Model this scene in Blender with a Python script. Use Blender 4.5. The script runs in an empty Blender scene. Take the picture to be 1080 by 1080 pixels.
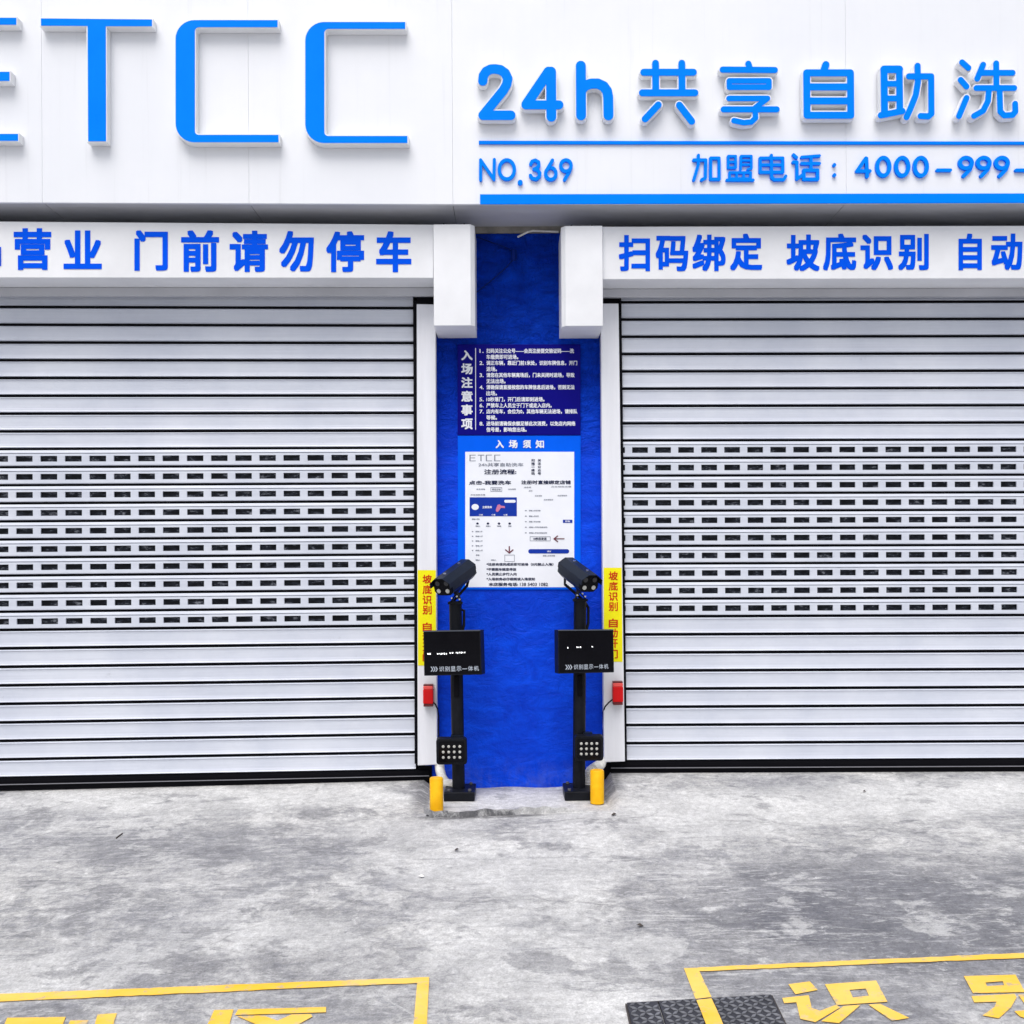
import bpy, math, random
from mathutils import Vector, Matrix
R = math.radians
random.seed(7)
scene = bpy.context.scene
col = scene.collection

# ------------------------------------------------------------------ camera
CZ, CY, HOR, ROLL = 1.39, -6.5, 600.0, 0.006
cam_d = bpy.data.cameras.new('camera')
cam = bpy.data.objects.new('camera', cam_d); col.objects.link(cam)
cam_d.sensor_width = 36; cam_d.lens = 36
cam_d.shift_y = (HOR-540)/1080
cam_d.clip_start = 0.05; cam_d.clip_end = 500
RX = Vector((math.cos(ROLL), 0, -math.sin(ROLL))); UP = Vector((math.sin(ROLL), 0, math.cos(ROLL)))
FW = Vector((0, 1, 0)); CP = Vector((0, CY, CZ))
cam.matrix_world = Matrix(((RX.x, UP.x, -FW.x, CP.x), (RX.y, UP.y, -FW.y, CP.y), (RX.z, UP.z, -FW.z, CP.z), (0, 0, 0, 1)))
scene.camera = cam

# ------------------------------------------------------------------ sky, sun, exposure
SUN_E = R(60); SUN_AZ = R(-14)
w = bpy.data.worlds.new('World'); scene.world = w; w.use_nodes = True
nt = w.node_tree; nt.nodes.clear()
sky = nt.nodes.new('ShaderNodeTexSky'); sky.sky_type = 'NISHITA'; sky.sun_disc = False
sky.sun_elevation = SUN_E; sky.sun_rotation = math.pi - SUN_AZ
sky.air_density = 1.0; sky.dust_density = 4.0; sky.ozone_density = 1.0
hsv = nt.nodes.new('ShaderNodeHueSaturation'); hsv.inputs['Saturation'].default_value = 0.5
bg = nt.nodes.new('ShaderNodeBackground'); bg.inputs['Strength'].default_value = 0.10
wo = nt.nodes.new('ShaderNodeOutputWorld')
nt.links.new(sky.outputs[0], hsv.inputs['Color']); nt.links.new(hsv.outputs[0], bg.inputs[0]); nt.links.new(bg.outputs[0], wo.inputs[0])
sd = bpy.data.lights.new('sun', 'SUN'); sd.energy = 1.5; sd.angle = R(45); sd.color = (1.0, 0.98, 0.955)
so = bpy.data.objects.new('sun', sd); col.objects.link(so); so.location = (0, -8, 12)
so.rotation_euler = (math.pi/2-SUN_E, 0, SUN_AZ)
scene.view_settings.view_transform = 'Standard'; scene.view_settings.look = 'None'
scene.view_settings.exposure = 0.53; scene.view_settings.gamma = 1.0

# ------------------------------------------------------------------ helpers
def at(px, py, y0=0.0, k=0.0, x0=0.0):
    """point of the photograph on the upright plane y = y0 + k (x - x0)"""
    d = FW + RX*((px-540)/1080) + UP*((HOR-py)/1080)
    t = (y0 - k*x0 - CP.y + k*CP.x)/(d.y - k*d.x)
    return CP + d*t

class MB:
    def __init__(s): s.v = []; s.f = []; s.m = []
    def face(s, pts, mi=0):
        b = len(s.v); s.v += [tuple(p) for p in pts]; s.f.append(tuple(range(b, b+len(pts)))); s.m.append(mi)
    def box(s, x0, x1, y0, y1, z0, z1, mi=0):
        b = len(s.v)
        for x in (x0, x1):
            for y in (y0, y1):
                for z in (z0, z1): s.v.append((x, y, z))
        for q in ((0,1,3,2), (4,6,7,5), (0,4,5,1), (2,3,7,6), (0,2,6,4), (1,5,7,3)):
            s.f.append(tuple(b+i for i in q)); s.m.append(mi)
    def hexa(s, front, back, mi=0):
        """front and back: four points each in the same order"""
        b = len(s.v); s.v += [tuple(p) for p in front] + [tuple(p) for p in back]
        for q in ((0,1,2,3), (7,6,5,4), (0,4,5,1), (1,5,6,2), (2,6,7,3), (3,7,4,0)):
            s.f.append(tuple(b+i for i in q)); s.m.append(mi)
    def prism(s, pts, off, mi=0, ms=None, back=True):
        """polygon pts extruded by vector off"""
        n = len(pts); b = len(s.v); off = Vector(off)
        s.v += [tuple(p) for p in pts] + [tuple(Vector(p)+off) for p in pts]
        s.f.append(tuple(range(b, b+n))); s.m.append(mi)
        if back: s.f.append(tuple(range(b+2*n-1, b+n-1, -1))); s.m.append(mi)
        for i in range(n):
            j = (i+1) % n
            s.f.append((b+i, b+n+i, b+n+j, b+j)); s.m.append(mi if ms is None else ms)
    def tube(s, pts, r, n=10, mi=0, cap=True):
        pts = [Vector(p) for p in pts]; b = len(s.v); N = len(pts)
        rr = r if isinstance(r, (list, tuple)) else [r]*N
        prev = None
        for i, p in enumerate(pts):
            t = (pts[min(i+1, N-1)] - pts[max(i-1, 0)]).normalized()
            a = prev if prev is not None else (Vector((0, 0, 1)) if abs(t.z) < .9 else Vector((1, 0, 0)))
            u = (a - t*a.dot(t)).normalized(); vv = t.cross(u); prev = u
            for j in range(n):
                an = 2*math.pi*j/n
                s.v.append(tuple(p + (u*math.cos(an) + vv*math.sin(an))*rr[i]))
        for i in range(N-1):
            for j in range(n):
                k = (j+1) % n
                s.f.append((b+i*n+j, b+i*n+k, b+(i+1)*n+k, b+(i+1)*n+j)); s.m.append(mi)
        if cap:
            s.f.append(tuple(b+j for j in range(n-1, -1, -1))); s.m.append(mi)
            s.f.append(tuple(b+(N-1)*n+j for j in range(n))); s.m.append(mi)
    def build(s, name, mats, parent=None, bevel=0, smooth=False, fix=True):
        me = bpy.data.meshes.new(name); me.from_pydata(s.v, [], s.f)
        for m in (mats if isinstance(mats, (list, tuple)) else [mats]): me.materials.append(m)
        for p, mi in zip(me.polygons, s.m): p.material_index = mi; p.use_smooth = smooth
        if fix:
            import bmesh
            bm = bmesh.new(); bm.from_mesh(me)
            if bevel or smooth: bmesh.ops.remove_doubles(bm, verts=bm.verts, dist=1e-6)
            bmesh.ops.recalc_face_normals(bm, faces=bm.faces); bm.to_mesh(me); bm.free()
        me.update()
        o = bpy.data.objects.new(name, me); col.objects.link(o)
        if parent: o.parent = parent
        if bevel:
            md = o.modifiers.new('bevel', 'BEVEL'); md.width = bevel; md.segments = 2; md.limit_method = 'ANGLE'; md.angle_limit = R(35)
        if smooth:
            me.set_sharp_from_angle(angle=R(40))
        return o

def tag(o, label=None, cat=None, group=None, kind=None):
    if label: o['label'] = label
    if cat: o['category'] = cat
    if group: o['group'] = group
    if kind: o['kind'] = kind
    return o
def thing(name, loc, label, cat, group=None):
    o = bpy.data.objects.new(name, None); col.objects.link(o); o.empty_display_size = .1
    o.location = loc
    return tag(o, label, cat, group)
def adopt(root):
    """children were built in world space: keep them there"""
    bpy.context.view_layer.update()
    for c in root.children: c.matrix_parent_inverse = root.matrix_world.inverted()

# ------------------------------------------------------------------ materials
class NT:
    def __init__(s, name):
        s.m = bpy.data.materials.new(name); s.m.use_nodes = True; s.t = s.m.node_tree
        s.b = s.t.nodes['Principled BSDF']
        s.tc = s.t.nodes.new('ShaderNodeTexCoord')
    def n(s, typ, **kw):
        o = s.t.nodes.new(typ)
        for k, v in kw.items(): setattr(o, k, v)
        return o
    def l(s, a, b): s.t.links.new(a, b)
    def coord(s, scale=(1, 1, 1), loc=(0, 0, 0), rot=(0, 0, 0)):
        mp = s.n('ShaderNodeMapping'); mp.inputs['Scale'].default_value = scale; mp.inputs['Location'].default_value = loc; mp.inputs['Rotation'].default_value = rot
        s.l(s.tc.outputs['Object'], mp.inputs[0]); return mp.outputs[0]
    def noise(s, vec, scale, detail=5, rough=.55, dist=0):
        o = s.n('ShaderNodeTexNoise'); o.inputs['Scale'].default_value = scale; o.inputs['Detail'].default_value = detail
        o.inputs['Roughness'].default_value = rough; o.inputs['Distortion'].default_value = dist
        s.l(vec, o.inputs['Vector']); return o.outputs['Fac']
    def ramp(s, fac, stops):
        o = s.n('ShaderNodeValToRGB'); e = o.color_ramp.elements
        while len(e) < len(stops): e.new(.5)
        for el, (p, c) in zip(e, stops):
            el.position = p; el.color = (c, c, c, 1) if not isinstance(c, (tuple, list)) else (*c, 1)
        s.l(fac, o.inputs[0]); return o.outputs[0]
    def mix(s, fac, a, b, mode='MIX'):
        o = s.n('ShaderNodeMix', data_type='RGBA', blend_type=mode)
        for sock, v in ((o.inputs[0], fac), (o.inputs[6], a), (o.inputs[7], b)):
            if hasattr(v, 'is_linked'): s.l(v, sock)
            elif isinstance(v, (int, float)): sock.default_value = v
            else: sock.default_value = (*v, 1)
        return o.outputs[2]
    def math(s, op, a, b=0):
        o = s.n('ShaderNodeMath', operation=op)
        for sock, v in ((o.inputs[0], a), (o.inputs[1], b)):
            if hasattr(v, 'is_linked'): s.l(v, sock)
            else: sock.default_value = v
        return o.outputs[0]
    def bump(s, h, strength=.3, dist=.01):
        o = s.n('ShaderNodeBump'); o.inputs['Strength'].default_value = strength; o.inputs['Distance'].default_value = dist
        s.l(h, o.inputs['Height']); s.l(o.outputs[0], s.b.inputs['Normal'])
    def col(s, c):
        if hasattr(c, 'is_linked'): s.l(c, s.b.inputs['Base Color'])
        else: s.b.inputs['Base Color'].default_value = (*c, 1)
    def rough(s, v):
        if hasattr(v, 'is_linked'): s.l(v, s.b.inputs['Roughness'])
        else: s.b.inputs['Roughness'].default_value = v

def paint(name, c, rough=.45, spec=.5, metal=0, var=.08, vs=6, stretch=(1, 1, 1), emit=None, bump=0):
    """paint with slight uneven tone"""
    t = NT(name)
    f = t.noise(t.coord(stretch), vs, 6, .6)
    lo = tuple(x*(1-var) for x in c); hi = tuple(min(1, x*(1+var)) for x in c)
    t.col(t.ramp(f, [(.3, lo), (.7, hi)]))
    t.rough(t.math('ADD', t.math('MULTIPLY', f, .25), max(.02, rough-.12)))
    t.b.inputs['Specular IOR Level'].default_value = spec; t.b.inputs['Metallic'].default_value = metal
    if bump: t.bump(t.noise(t.coord(), 60, 6, .6), bump, .004)
    if emit:
        t.b.inputs['Emission Color'].default_value = (*emit[0], 1); t.b.inputs['Emission Strength'].default_value = emit[1]
    return t.m

# white aluminium panels: faint vertical run marks and grime
def panel_mat():
    t = NT('white_panel')
    st = t.noise(t.coord((9, 1, .25)), 3.0, 8, .62)
    gr = t.noise(t.coord((1, 1, 1)), 1.3, 6, .6)
    dk = t.ramp(st, [(.28, .72), (.40, .97), (.6, 1.0)])
    base = t.mix(t.ramp(gr, [(.35, 0), (.7, 1)]), (.785, .805, .855), (.835, .85, .89))
    t.col(t.mix(.22, base, dk, 'MULTIPLY')); t.rough(.42)
    t.bump(t.noise(t.coord((1, 1, .5)), 2.2, 3), .12, .01)
    return t.m
def slat_mat():
    t = NT('slat_aluminium')
    st = t.noise(t.coord((.6, 1, 30)), 4, 6, .6)
    gr = t.noise(t.coord((1, 1, 1)), 2.1, 7, .65)
    base = t.mix(t.ramp(gr, [(.35, 0), (.7, 1)]), (.57, .605, .70), (.68, .71, .79))
    dirt = t.ramp(t.noise(t.coord((3.5, 1, 5)), 3, 10, .78), [(.27, .45), (.38, 1)])
    t.col(t.mix(.3, t.mix(.25, base, t.ramp(st, [(.3, .7), (.7, 1)]), 'MULTIPLY'), dirt, 'MULTIPLY'))
    t.rough(.34); t.b.inputs['Specular IOR Level'].default_value = .6
    t.bump(t.noise(t.coord((1.6, 1, 5)), 2.2, 4), .16, .012)
    return t.m
def blue_wall_mat():
    t = NT('blue_plaster')
    sep = t.n('ShaderNodeSeparateXYZ'); t.l(t.tc.outputs['Object'], sep.inputs[0]); z = sep.outputs[2]
    a = t.noise(t.coord((1, 1, 2.2)), 4, 10, .66, 1.4)
    b = t.noise(t.coord((1, 1, 1.3), (3, 0, 1)), 1.7, 6, .6, .8)
    c = t.mix(t.ramp(a, [(.36, 0), (.64, 1)]), (.0, .042, .58), (.001, .074, .82))
    c = t.mix(t.ramp(b, [(.40, .55), (.58, 0)]), c, (.0, .030, .48))
    for rot, sc in ((.12, (1, 1, 7)), (-.25, (1, 1, 6))):
        wn = t.ramp(t.noise(t.coord(sc, (rot, 0, rot), (0, rot, 0)), 6, 10, .72, 2.4), [(.64, 0), (.72, 1)])
        c = t.mix(t.math('MULTIPLY', wn, .22), c, (.05, .17, .84))
    foot = t.math('MULTIPLY', t.ramp(z, [(.0, 1), (.22, 0)]), t.ramp(t.noise(t.coord((1, 1, .6)), 9, 10, .75), [(.45, 0), (.6, 1)]))
    c = t.mix(t.math('MULTIPLY', foot, .22), c, (.16, .19, .30))
    t.col(c); t.rough(t.ramp(a, [(.3, .35), (.7, .6)])); t.b.inputs['Specular IOR Level'].default_value = .12
    zr = t.n('ShaderNodeMapRange'); zr.inputs['From Min'].default_value = 2.1; zr.inputs['From Max'].default_value = 2.9; zr.inputs['To Min'].default_value = .07; zr.inputs['To Max'].default_value = 1.0
    t.l(z, zr.inputs['Value'])
    h = t.math('ADD', t.noise(t.coord((1, 1, 1.8), rot=(0, .35, 0)), 7, 8, .62, 2.6), t.math('MULTIPLY', t.noise(t.coord((2, 1, 1), rot=(0, .7, 0)), 3.5, 5, .55, 3), .9))
    t.bump(t.math('MULTIPLY', h, zr.outputs[0]), 1.0, .11)
    return t.m
def concrete_mat():
    t = NT('concrete')
    big = t.noise(t.coord((.6, .8, 1), (3.1, 1.7, 0)), 1.0, 6, .6, .6)
    mid = t.noise(t.coord((1, 1.15, 1), (0, 5, 0), (0, 0, .3)), 2.3, 14, .74, .7)
    med = t.noise(t.coord((1, 1.1, 1), (7, 2, 0), (0, 0, -.5)), 9.5, 13, .80, .9)
    fine = t.noise(t.coord((1, .9, 1)), 30, 9, .78)
    grain = t.noise(t.coord((1, .7, 1)), 130, 4, .8)
    c = t.mix(t.ramp(mid, [(.40, 0), (.58, 1)]), (.365, .365, .37), (.67, .665, .655))
    c = t.mix(t.ramp(med, [(.40, .7), (.52, 0)]), c, (.24, .245, .27))
    c = t.mix(t.ramp(med, [(.55, 0), (.62, .8)]), c, (.78, .78, .775))
    c = t.mix(t.ramp(big, [(.40, .6), (.54, 0)]), c, (.25, .255, .285))
    # damp dark field on the right and its bright worn rim
    def blob(x, y, sx, sy):
        mp = t.n('ShaderNodeMapping'); mp.inputs['Location'].default_value = (-x/sx, -y/sy, 0); mp.inputs['Scale'].default_value = (1/sx, 1/sy, 0)
        dv = t.n('ShaderNodeVectorMath', operation='ADD'); nz = t.n('ShaderNodeTexNoise'); nz.inputs['Scale'].default_value = 1.7; nz.inputs['Detail'].default_value = 9; nz.inputs['Roughness'].default_value = .68
        t.l(t.tc.outputs['Object'], nz.inputs['Vector']); t.l(t.tc.outputs['Object'], mp.inputs[0])
        sc = t.n('ShaderNodeVectorMath', operation='SCALE'); sc.inputs['Scale'].default_value = 1.5
        sb = t.n('ShaderNodeVectorMath', operation='SUBTRACT'); sb.inputs[1].default_value = (.5, .5, .5)
        t.l(nz.outputs['Color'], sb.inputs[0]); t.l(sb.outputs[0], sc.inputs[0]); t.l(mp.outputs[0], dv.inputs[0]); t.l(sc.outputs[0], dv.inputs[1])
        ln = t.n('ShaderNodeVectorMath', operation='LENGTH'); t.l(dv.outputs[0], ln.inputs[0])
        return t.ramp(ln.outputs['Value'], [(.45, 1), (1.0, 0)])
    dark = t.mix(t.ramp(mid, [(.3, 0), (.7, 1)]), (.105, .108, .13), (.285, .288, .31))
    for x, y, sx, sy, a in BLOBS_DARK: c = t.mix(t.math('MULTIPLY', blob(x, y, sx, sy), a), c, dark)
    lite = t.mix(t.ramp(mid, [(.3, 0), (.7, 1)]), (.54, .54, .54), (.82, .82, .815))
    for x, y, sx, sy, a in BLOBS_LITE: c = t.mix(t.math('MULTIPLY', blob(x, y, sx, sy), a), c, lite)
    for k, (tone, lo_) in enumerate((((.70, .70, .695), .60), ((.17, .172, .19), .61))):
        pt_ = t.ramp(t.noise(t.coord((1, 1.2, 1), (k*6+1, k*3, 0)), 2.8, 14, .66, .3), [(lo_-.04, 0), (lo_, 1)])
        c = t.mix(t.math('MULTIPLY', pt_, .5), c, tone)
    for x, y, sx, sy, a in BLOBS_EDGE: c = t.mix(t.math('MULTIPLY', blob(x, y, sx, sy), a), c, (.13, .13, .14))
    # trowel streaks and pale scuffs
    for sc, ro, dist in (((1.3, 4.5, 1), .10, 2.6), ((1.2, 5.5, 1), -.35, 3.0), ((1.6, 5, 1), .75, 3.0), ((1.4, 6, 1), 1.3, 3.0)):
        s_ = t.ramp(t.noise(t.coord(sc, (sc[1], 0, 0), (0, 0, ro)), 1.9, 10, .72, dist), [(.58, 0), (.66, 1)])
        c = t.mix(t.math('MULTIPLY', s_, .5), c, (.66, .66, .66))
    s2 = t.ramp(t.noise(t.coord((1, 2.6, 1), (9, 2, 0), (0, 0, -.1)), 3.2, 10, .72, 1.5), [(.30, 1), (.42, 0)])
    c = t.mix(t.math('MULTIPLY', s2, .6), c, (.13, .135, .155))
    fl = t.ramp(t.noise(t.coord((1, 1.8, 1), (4, 4, 0)), 9, 8, .75, .6), [(.62, 0), (.67, 1)])
    c = t.mix(t.math('MULTIPLY', fl, .65), c, (.76, .76, .76))
    for k, (ro, sc) in enumerate(((.55, (.8, 5, 1)), (.30, (.7, 6, 1)), (-.45, (.9, 5, 1)))):
        sw = t.ramp(t.noise(t.coord(sc, (k*4.1, k*2.3, 0), (0, 0, ro)), 2.6, 13, .78, 1.2), [(.54, 0), (.62, 1)])
        mk = t.ramp(t.noise(t.coord((1, 1, 1), (k*2.7, 8, 0)), .9, 5, .6), [(.46, 0), (.58, 1)])
        c = t.mix(t.math('MULTIPLY', t.math('MULTIPLY', sw, mk), .55), c, (.74, .74, .74) if k != 1 else (.20, .205, .23))
    # long thin scratches and hairlines
    for k, (sc, lo, tone) in enumerate(((.55, .0022, (.72, .72, .72)), (.42, .0020, (.14, .14, .15)))):
        vo = t.n('ShaderNodeTexVoronoi', feature='DISTANCE_TO_EDGE'); vo.inputs['Scale'].default_value = sc
        wv = t.n('ShaderNodeVectorMath', operation='ADD'); nz = t.n('ShaderNodeTexNoise'); nz.inputs['Scale'].default_value = 1.5; nz.inputs['Detail'].default_value = 4
        mu = t.n('ShaderNodeVectorMath', operation='SCALE'); mu.inputs['Scale'].default_value = .35; cv = t.coord((1, 1, 1), (k*3.3, k*1.7, 0), (0, 0, k*.6))
        t.l(cv, nz.inputs['Vector']); t.l(nz.outputs['Color'], mu.inputs[0]); t.l(cv, wv.inputs[0]); t.l(mu.outputs[0], wv.inputs[1]); t.l(wv.outputs[0], vo.inputs['Vector'])
        ln = t.ramp(vo.outputs['Distance'], [(0, 1), (lo*2, 0)])
        mk = t.ramp(t.noise(t.coord((1, 1, 1), (k*5, 3, 0)), 1.6, 6, .7), [(.50, 0), (.58, 1)])
        c = t.mix(t.math('MULTIPLY', t.math('MULTIPLY', ln, mk), .45), c, tone)
    c = t.mix(.55, c, t.ramp(fine, [(.34, .45), (.58, 1.08)]), 'MULTIPLY')
    c = t.mix(.45, c, t.ramp(grain, [(.32, .35), (.62, 1.1)]), 'MULTIPLY')
    t.col(c); t.rough(t.ramp(mid, [(.3, .62), (.7, .85)])); t.b.inputs['Specular IOR Level'].default_value = .3
    t.bump(t.math('ADD', t.math('MULTIPLY', fine, .7), t.math('ADD', t.math('MULTIPLY', mid, 1.2), t.math('MULTIPLY', grain, .25))), .35, .012)
    return t.m
def road_paint_mat():
    t = NT('yellow_road_paint')
    a = t.noise(t.coord(), 22, 9, .7); b = t.noise(t.coord(), 3, 5)
    c = t.mix(t.ramp(b, [(.35, 0), (.7, 1)]), (.86, .48, .015), (.88, .58, .14))
    chip = t.ramp(a, [(.38, 1), (.44, 0)])
    c = t.mix(t.math('MULTIPLY', chip, .75), c, (.40, .36, .27))
    c = t.mix(t.ramp(t.noise(t.coord((1, 3, 1)), 9, 7, .7), [(.55, 0), (.8, .5)]), c, (.86, .58, .22))
    wear = t.ramp(t.noise(t.coord((1, 1.4, 1), (2, 1, 0)), 6, 12, .8, .5), [(.57, 0), (.66, .7)])
    c = t.mix(wear, c, (.52, .47, .36))
    t.col(c); t.rough(.7); t.bump(a, .3, .006)
    return t.m

BLOBS_DARK = [(1.75, -2.2, 1.6, 1.0, .95), (.75, -2.9, .8, .5, .4), (-1.6, -1.1, 1.1, .35, .45), (-.9, -2.7, 1.3, .5, .35), (2.7, -3.0, .9, .8, .55)]
BLOBS_EDGE = [(-.55, -.2, .09, .42, .8), (.60, -.15, .10, .38, .8), (-.18, -.735, .50, .035, .95), (-.30, -.71, .34, .03, .95)]  # extra dark grey on the recess sides and along the slab's lip crack
BLOBS_LITE = [(.95, -.75, 1.0, .45, .85), (2.6, -.55, 1.6, .4, .85), (-1.9, -.3, 1.8, .35, .75), (0, -1.45, .8, .55, .75), (-.6, -.95, .5, .3, .6), (0, -.36, .7, .42, 1.0), (.32, -3.0, .3, .9, .8), (-.4, -3.5, .5, .5, .5), (-1.0, -2.3, .5, .25, .6), (-2.0, -2.6, .6, .35, .6), (-.1, -2.4, .35, .6, .6)]
M = {}
M['panel'] = panel_mat(); M['slat'] = slat_mat(); M['bluewall'] = blue_wall_mat(); M['concrete'] = concrete_mat(); M['roadpaint'] = road_paint_mat()
M['soffit'] = paint('grey_soffit', (.50, .51, .55), .5, var=.1, vs=2, stretch=(1, 3, 1))
M['seam'] = paint('seam_sealant', (.55, .56, .60), .6)
M['letterblue'] = paint('letter_blue', (.0, .225, 1.0), .32, var=.04, spec=0.04)
M['vinylblue'] = paint('vinyl_blue', (.0, .092, .82), .4, var=.05, spec=0.04)
M['letterwhite'] = paint('letter_white', (.84, .85, .87), .4, var=.04)
M['rail'] = paint('rail_white', (.78, .79, .84), .38, var=.07, vs=3, stretch=(4, 4, .4))
M['casing'] = paint('casing_white', (.79, .80, .83), .45, var=.06, vs=3)
M['gasket'] = paint('black_rubber', (.003, .003, .005), .6, spec=0.08)
M['blackmetal'] = paint('black_metal', (.007, .008, .012), .42, var=.3, vs=14, spec=0.14)
M['housing'] = paint('camera_housing', (.010, .015, .027), .38, var=.15, spec=0.1)
M['glossblack'] = paint('gloss_black', (.004, .004, .006), .12, var=.1, spec=0.1)
M['lens'] = paint('lens_glass', (.05, .05, .055), .14, spec=0.3)
M['ledlens'] = paint('led_lens', (.50, .50, .47), .3)
M['chrome'] = paint('screw_steel', (.7, .7, .72), .25, metal=.9)
M['edgemetal'] = paint('dull_aluminium', (.16, .16, .18), .5, spec=.2)
M['boltsteel'] = paint('bolt_steel', (.10, .10, .11), .45, spec=.4)
M['red'] = paint('red_plastic', (.62, .010, .012), .4, var=.1, spec=0.12)
M['redlight'] = paint('red_lens', (.82, .10, .09), .25, var=.1, spec=0.2)
M['darkred'] = paint('dark_red_trim', (.12, .006, .008), .5)
M['yellow'] = paint('yellow_bollard_paint', (.85, .43, .004), .45, var=.12, vs=9, spec=0.12)
def bollard_mat():
    t = NT('yellow_bollard_paint')
    a = t.noise(t.coord((1, 1, .6)), 40, 9, .72); b = t.noise(t.coord(), 12, 6)
    c = t.mix(t.ramp(b, [(.4, 0), (.65, 1)]), (.80, .40, .004), (.88, .50, .010))
    c = t.mix(t.ramp(a, [(.64, 0), (.70, .8)]), c, (.16, .12, .06))
    t.col(c); t.rough(.45); t.b.inputs['Specular IOR Level'].default_value = .2; t.bump(a, .15, .004)
    return t.m
M['yellow'] = bollard_mat()
M['sticker'] = paint('yellow_sticker', (.87, .80, .012), .4, var=.05, spec=0.1)
M['stickerred'] = paint('sticker_red', (.58, .035, .008), .5, spec=0.1)
M['navy'] = paint('poster_navy', (.004, .003, .20), .35, var=.06, spec=0.06)
M['posterblue'] = paint('poster_blue', (.0, .115, .86), .35, var=.05, spec=0.06)
M['sheet'] = paint('poster_white', (.84, .86, .92), .35, var=.03)
M['ink'] = paint('ink_dark', (.012, .018, .06), .5, spec=0.1)
M['inkgrey'] = paint('ink_grey', (.22, .24, .30), .5)
M['inkwhite'] = paint('ink_white', (.82, .84, .90), .4, var=.03)
M['inkblue'] = paint('ink_blue', (.01, .04, .35), .4, spec=0.06)
M['screenink'] = paint('screen_ink', (.45, .50, .58), .4)
M['ledon'] = paint('led_on', (.8, .8, .8), .4, emit=((.95, .97, 1.0), 1.3))
M['conduit'] = paint('conduit_white', (.76, .75, .72), .6, var=.2, vs=20)
M['cable'] = paint('cable_black', (.01, .01, .012), .5, spec=0.1)
M['inner'] = paint('interior_plaster', (.30, .31, .33), .8, var=.15, vs=3)
M['barecement'] = paint('bare_cement', (.24, .225, .20), .85, var=.3, vs=12)
M['steelplate'] = paint('steel_plate', (.035, .036, .045), .5, spec=.3, var=.3, vs=14)
M['steelgroove'] = paint('steel_lug', (.17, .175, .195), .5, metal=.2, var=.3, vs=9)
M['steelframe'] = paint('rusty_frame', (.055, .045, .042), .7, var=.4, vs=25)
M['leaf'] = paint('dry_leaf', (.06, .05, .045), .8, var=.4)
def pane_mat():
    t = NT('tinted_pane')
    a = t.noise(t.coord((5, 1, 12)), 3, 6, .7)
    t.col(t.ramp(a, [(.45, (.004, .005, .008)), (.57, (.022, .026, .038)), (.68, (.24, .25, .28))]))  # paler noise patches painted as glints and glimpses of the interior
    t.rough(.28); t.b.inputs['Specular IOR Level'].default_value = .15; return t.m
M['pane'] = pane_mat()

# ------------------------------------------------------------------ lettering
_tc = {}
def glyphs(body, bold=0.0):
    key = (body, bold)
    if key in _tc: return _tc[key]
    c = bpy.data.curves.new('tmp', 'FONT'); c.body = body; c.size = 1; c.offset = bold; c.resolution_u = 3
    o = bpy.data.objects.new('tmp', c); col.objects.link(o); bpy.context.view_layer.update()
    me = bpy.data.meshes.new_from_object(o.evaluated_get(bpy.context.evaluated_depsgraph_get()))
    v = [(p.co.x, p.co.y) for p in me.vertices]; f = [tuple(p.vertices) for p in me.polygons]
    bpy.data.objects.remove(o); bpy.data.curves.remove(c); bpy.data.meshes.remove(me)
    xs = [p[0] for p in v]; ys = [p[1] for p in v]
    x0, x1, y0, y1 = min(xs), max(xs), min(ys), max(ys)
    _tc[key] = ([((x-x0)/max(1e-6, x1-x0), (y-y0)/max(1e-6, y1-y0)) for x, y in v], f, (x1-x0)/max(1e-6, y1-y0))
    return _tc[key]
def write(mb, body, box, to, bold=.0, mi=0):
    """set body into the box (x0, y0, x1, y1) of the photograph; to(px, py) gives the point on the surface; bold thickens the strokes (share of the height)"""
    v, f, _ = glyphs(body); x0, y0, x1, y1 = box
    e = bold*1.0*(y1-y0)
    ring = [(0, 0)] if e <= 0 else [(-1, -1), (1, -1), (1, 1), (-1, 1)] + ([] if y1-y0 < 14 else [(0, -1), (1, 0), (0, 1), (-1, 0)])
    nrm = None
    for k, (dx, dy) in enumerate(ring):
        b = len(mb.v)
        p = [to(x0+e+u*(x1-x0-2*e)+dx*e, y1-e-t*(y1-y0-2*e)+dy*e) for u, t in v]
        mb.v += [(q[0], q[1]-k*.00012, q[2]) for q in p]
        for q in f: mb.f.append(tuple(b+i for i in q)); mb.m.append(mi)
def put(name, mat, root, fn):
    mb = MB(); fn(mb); return mb.build(name, mat, root, fix=False)
def write_line(mb, body, x, yc, h, to, bold=.0, mi=0, xmax=None):
    """one line of text of character height h starting at x"""
    v, f, asp = glyphs(body, bold); wd = h*asp
    if xmax: wd = xmax-x
    write(mb, body, (x, yc-h/2, x+wd, yc+h/2), to, bold, mi)
def rect(mb, x0, y0, x1, y1, to, mi=0):
    mb.face([to(x0, y0), to(x1, y0), to(x1, y1), to(x0, y1)], mi)

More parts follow.
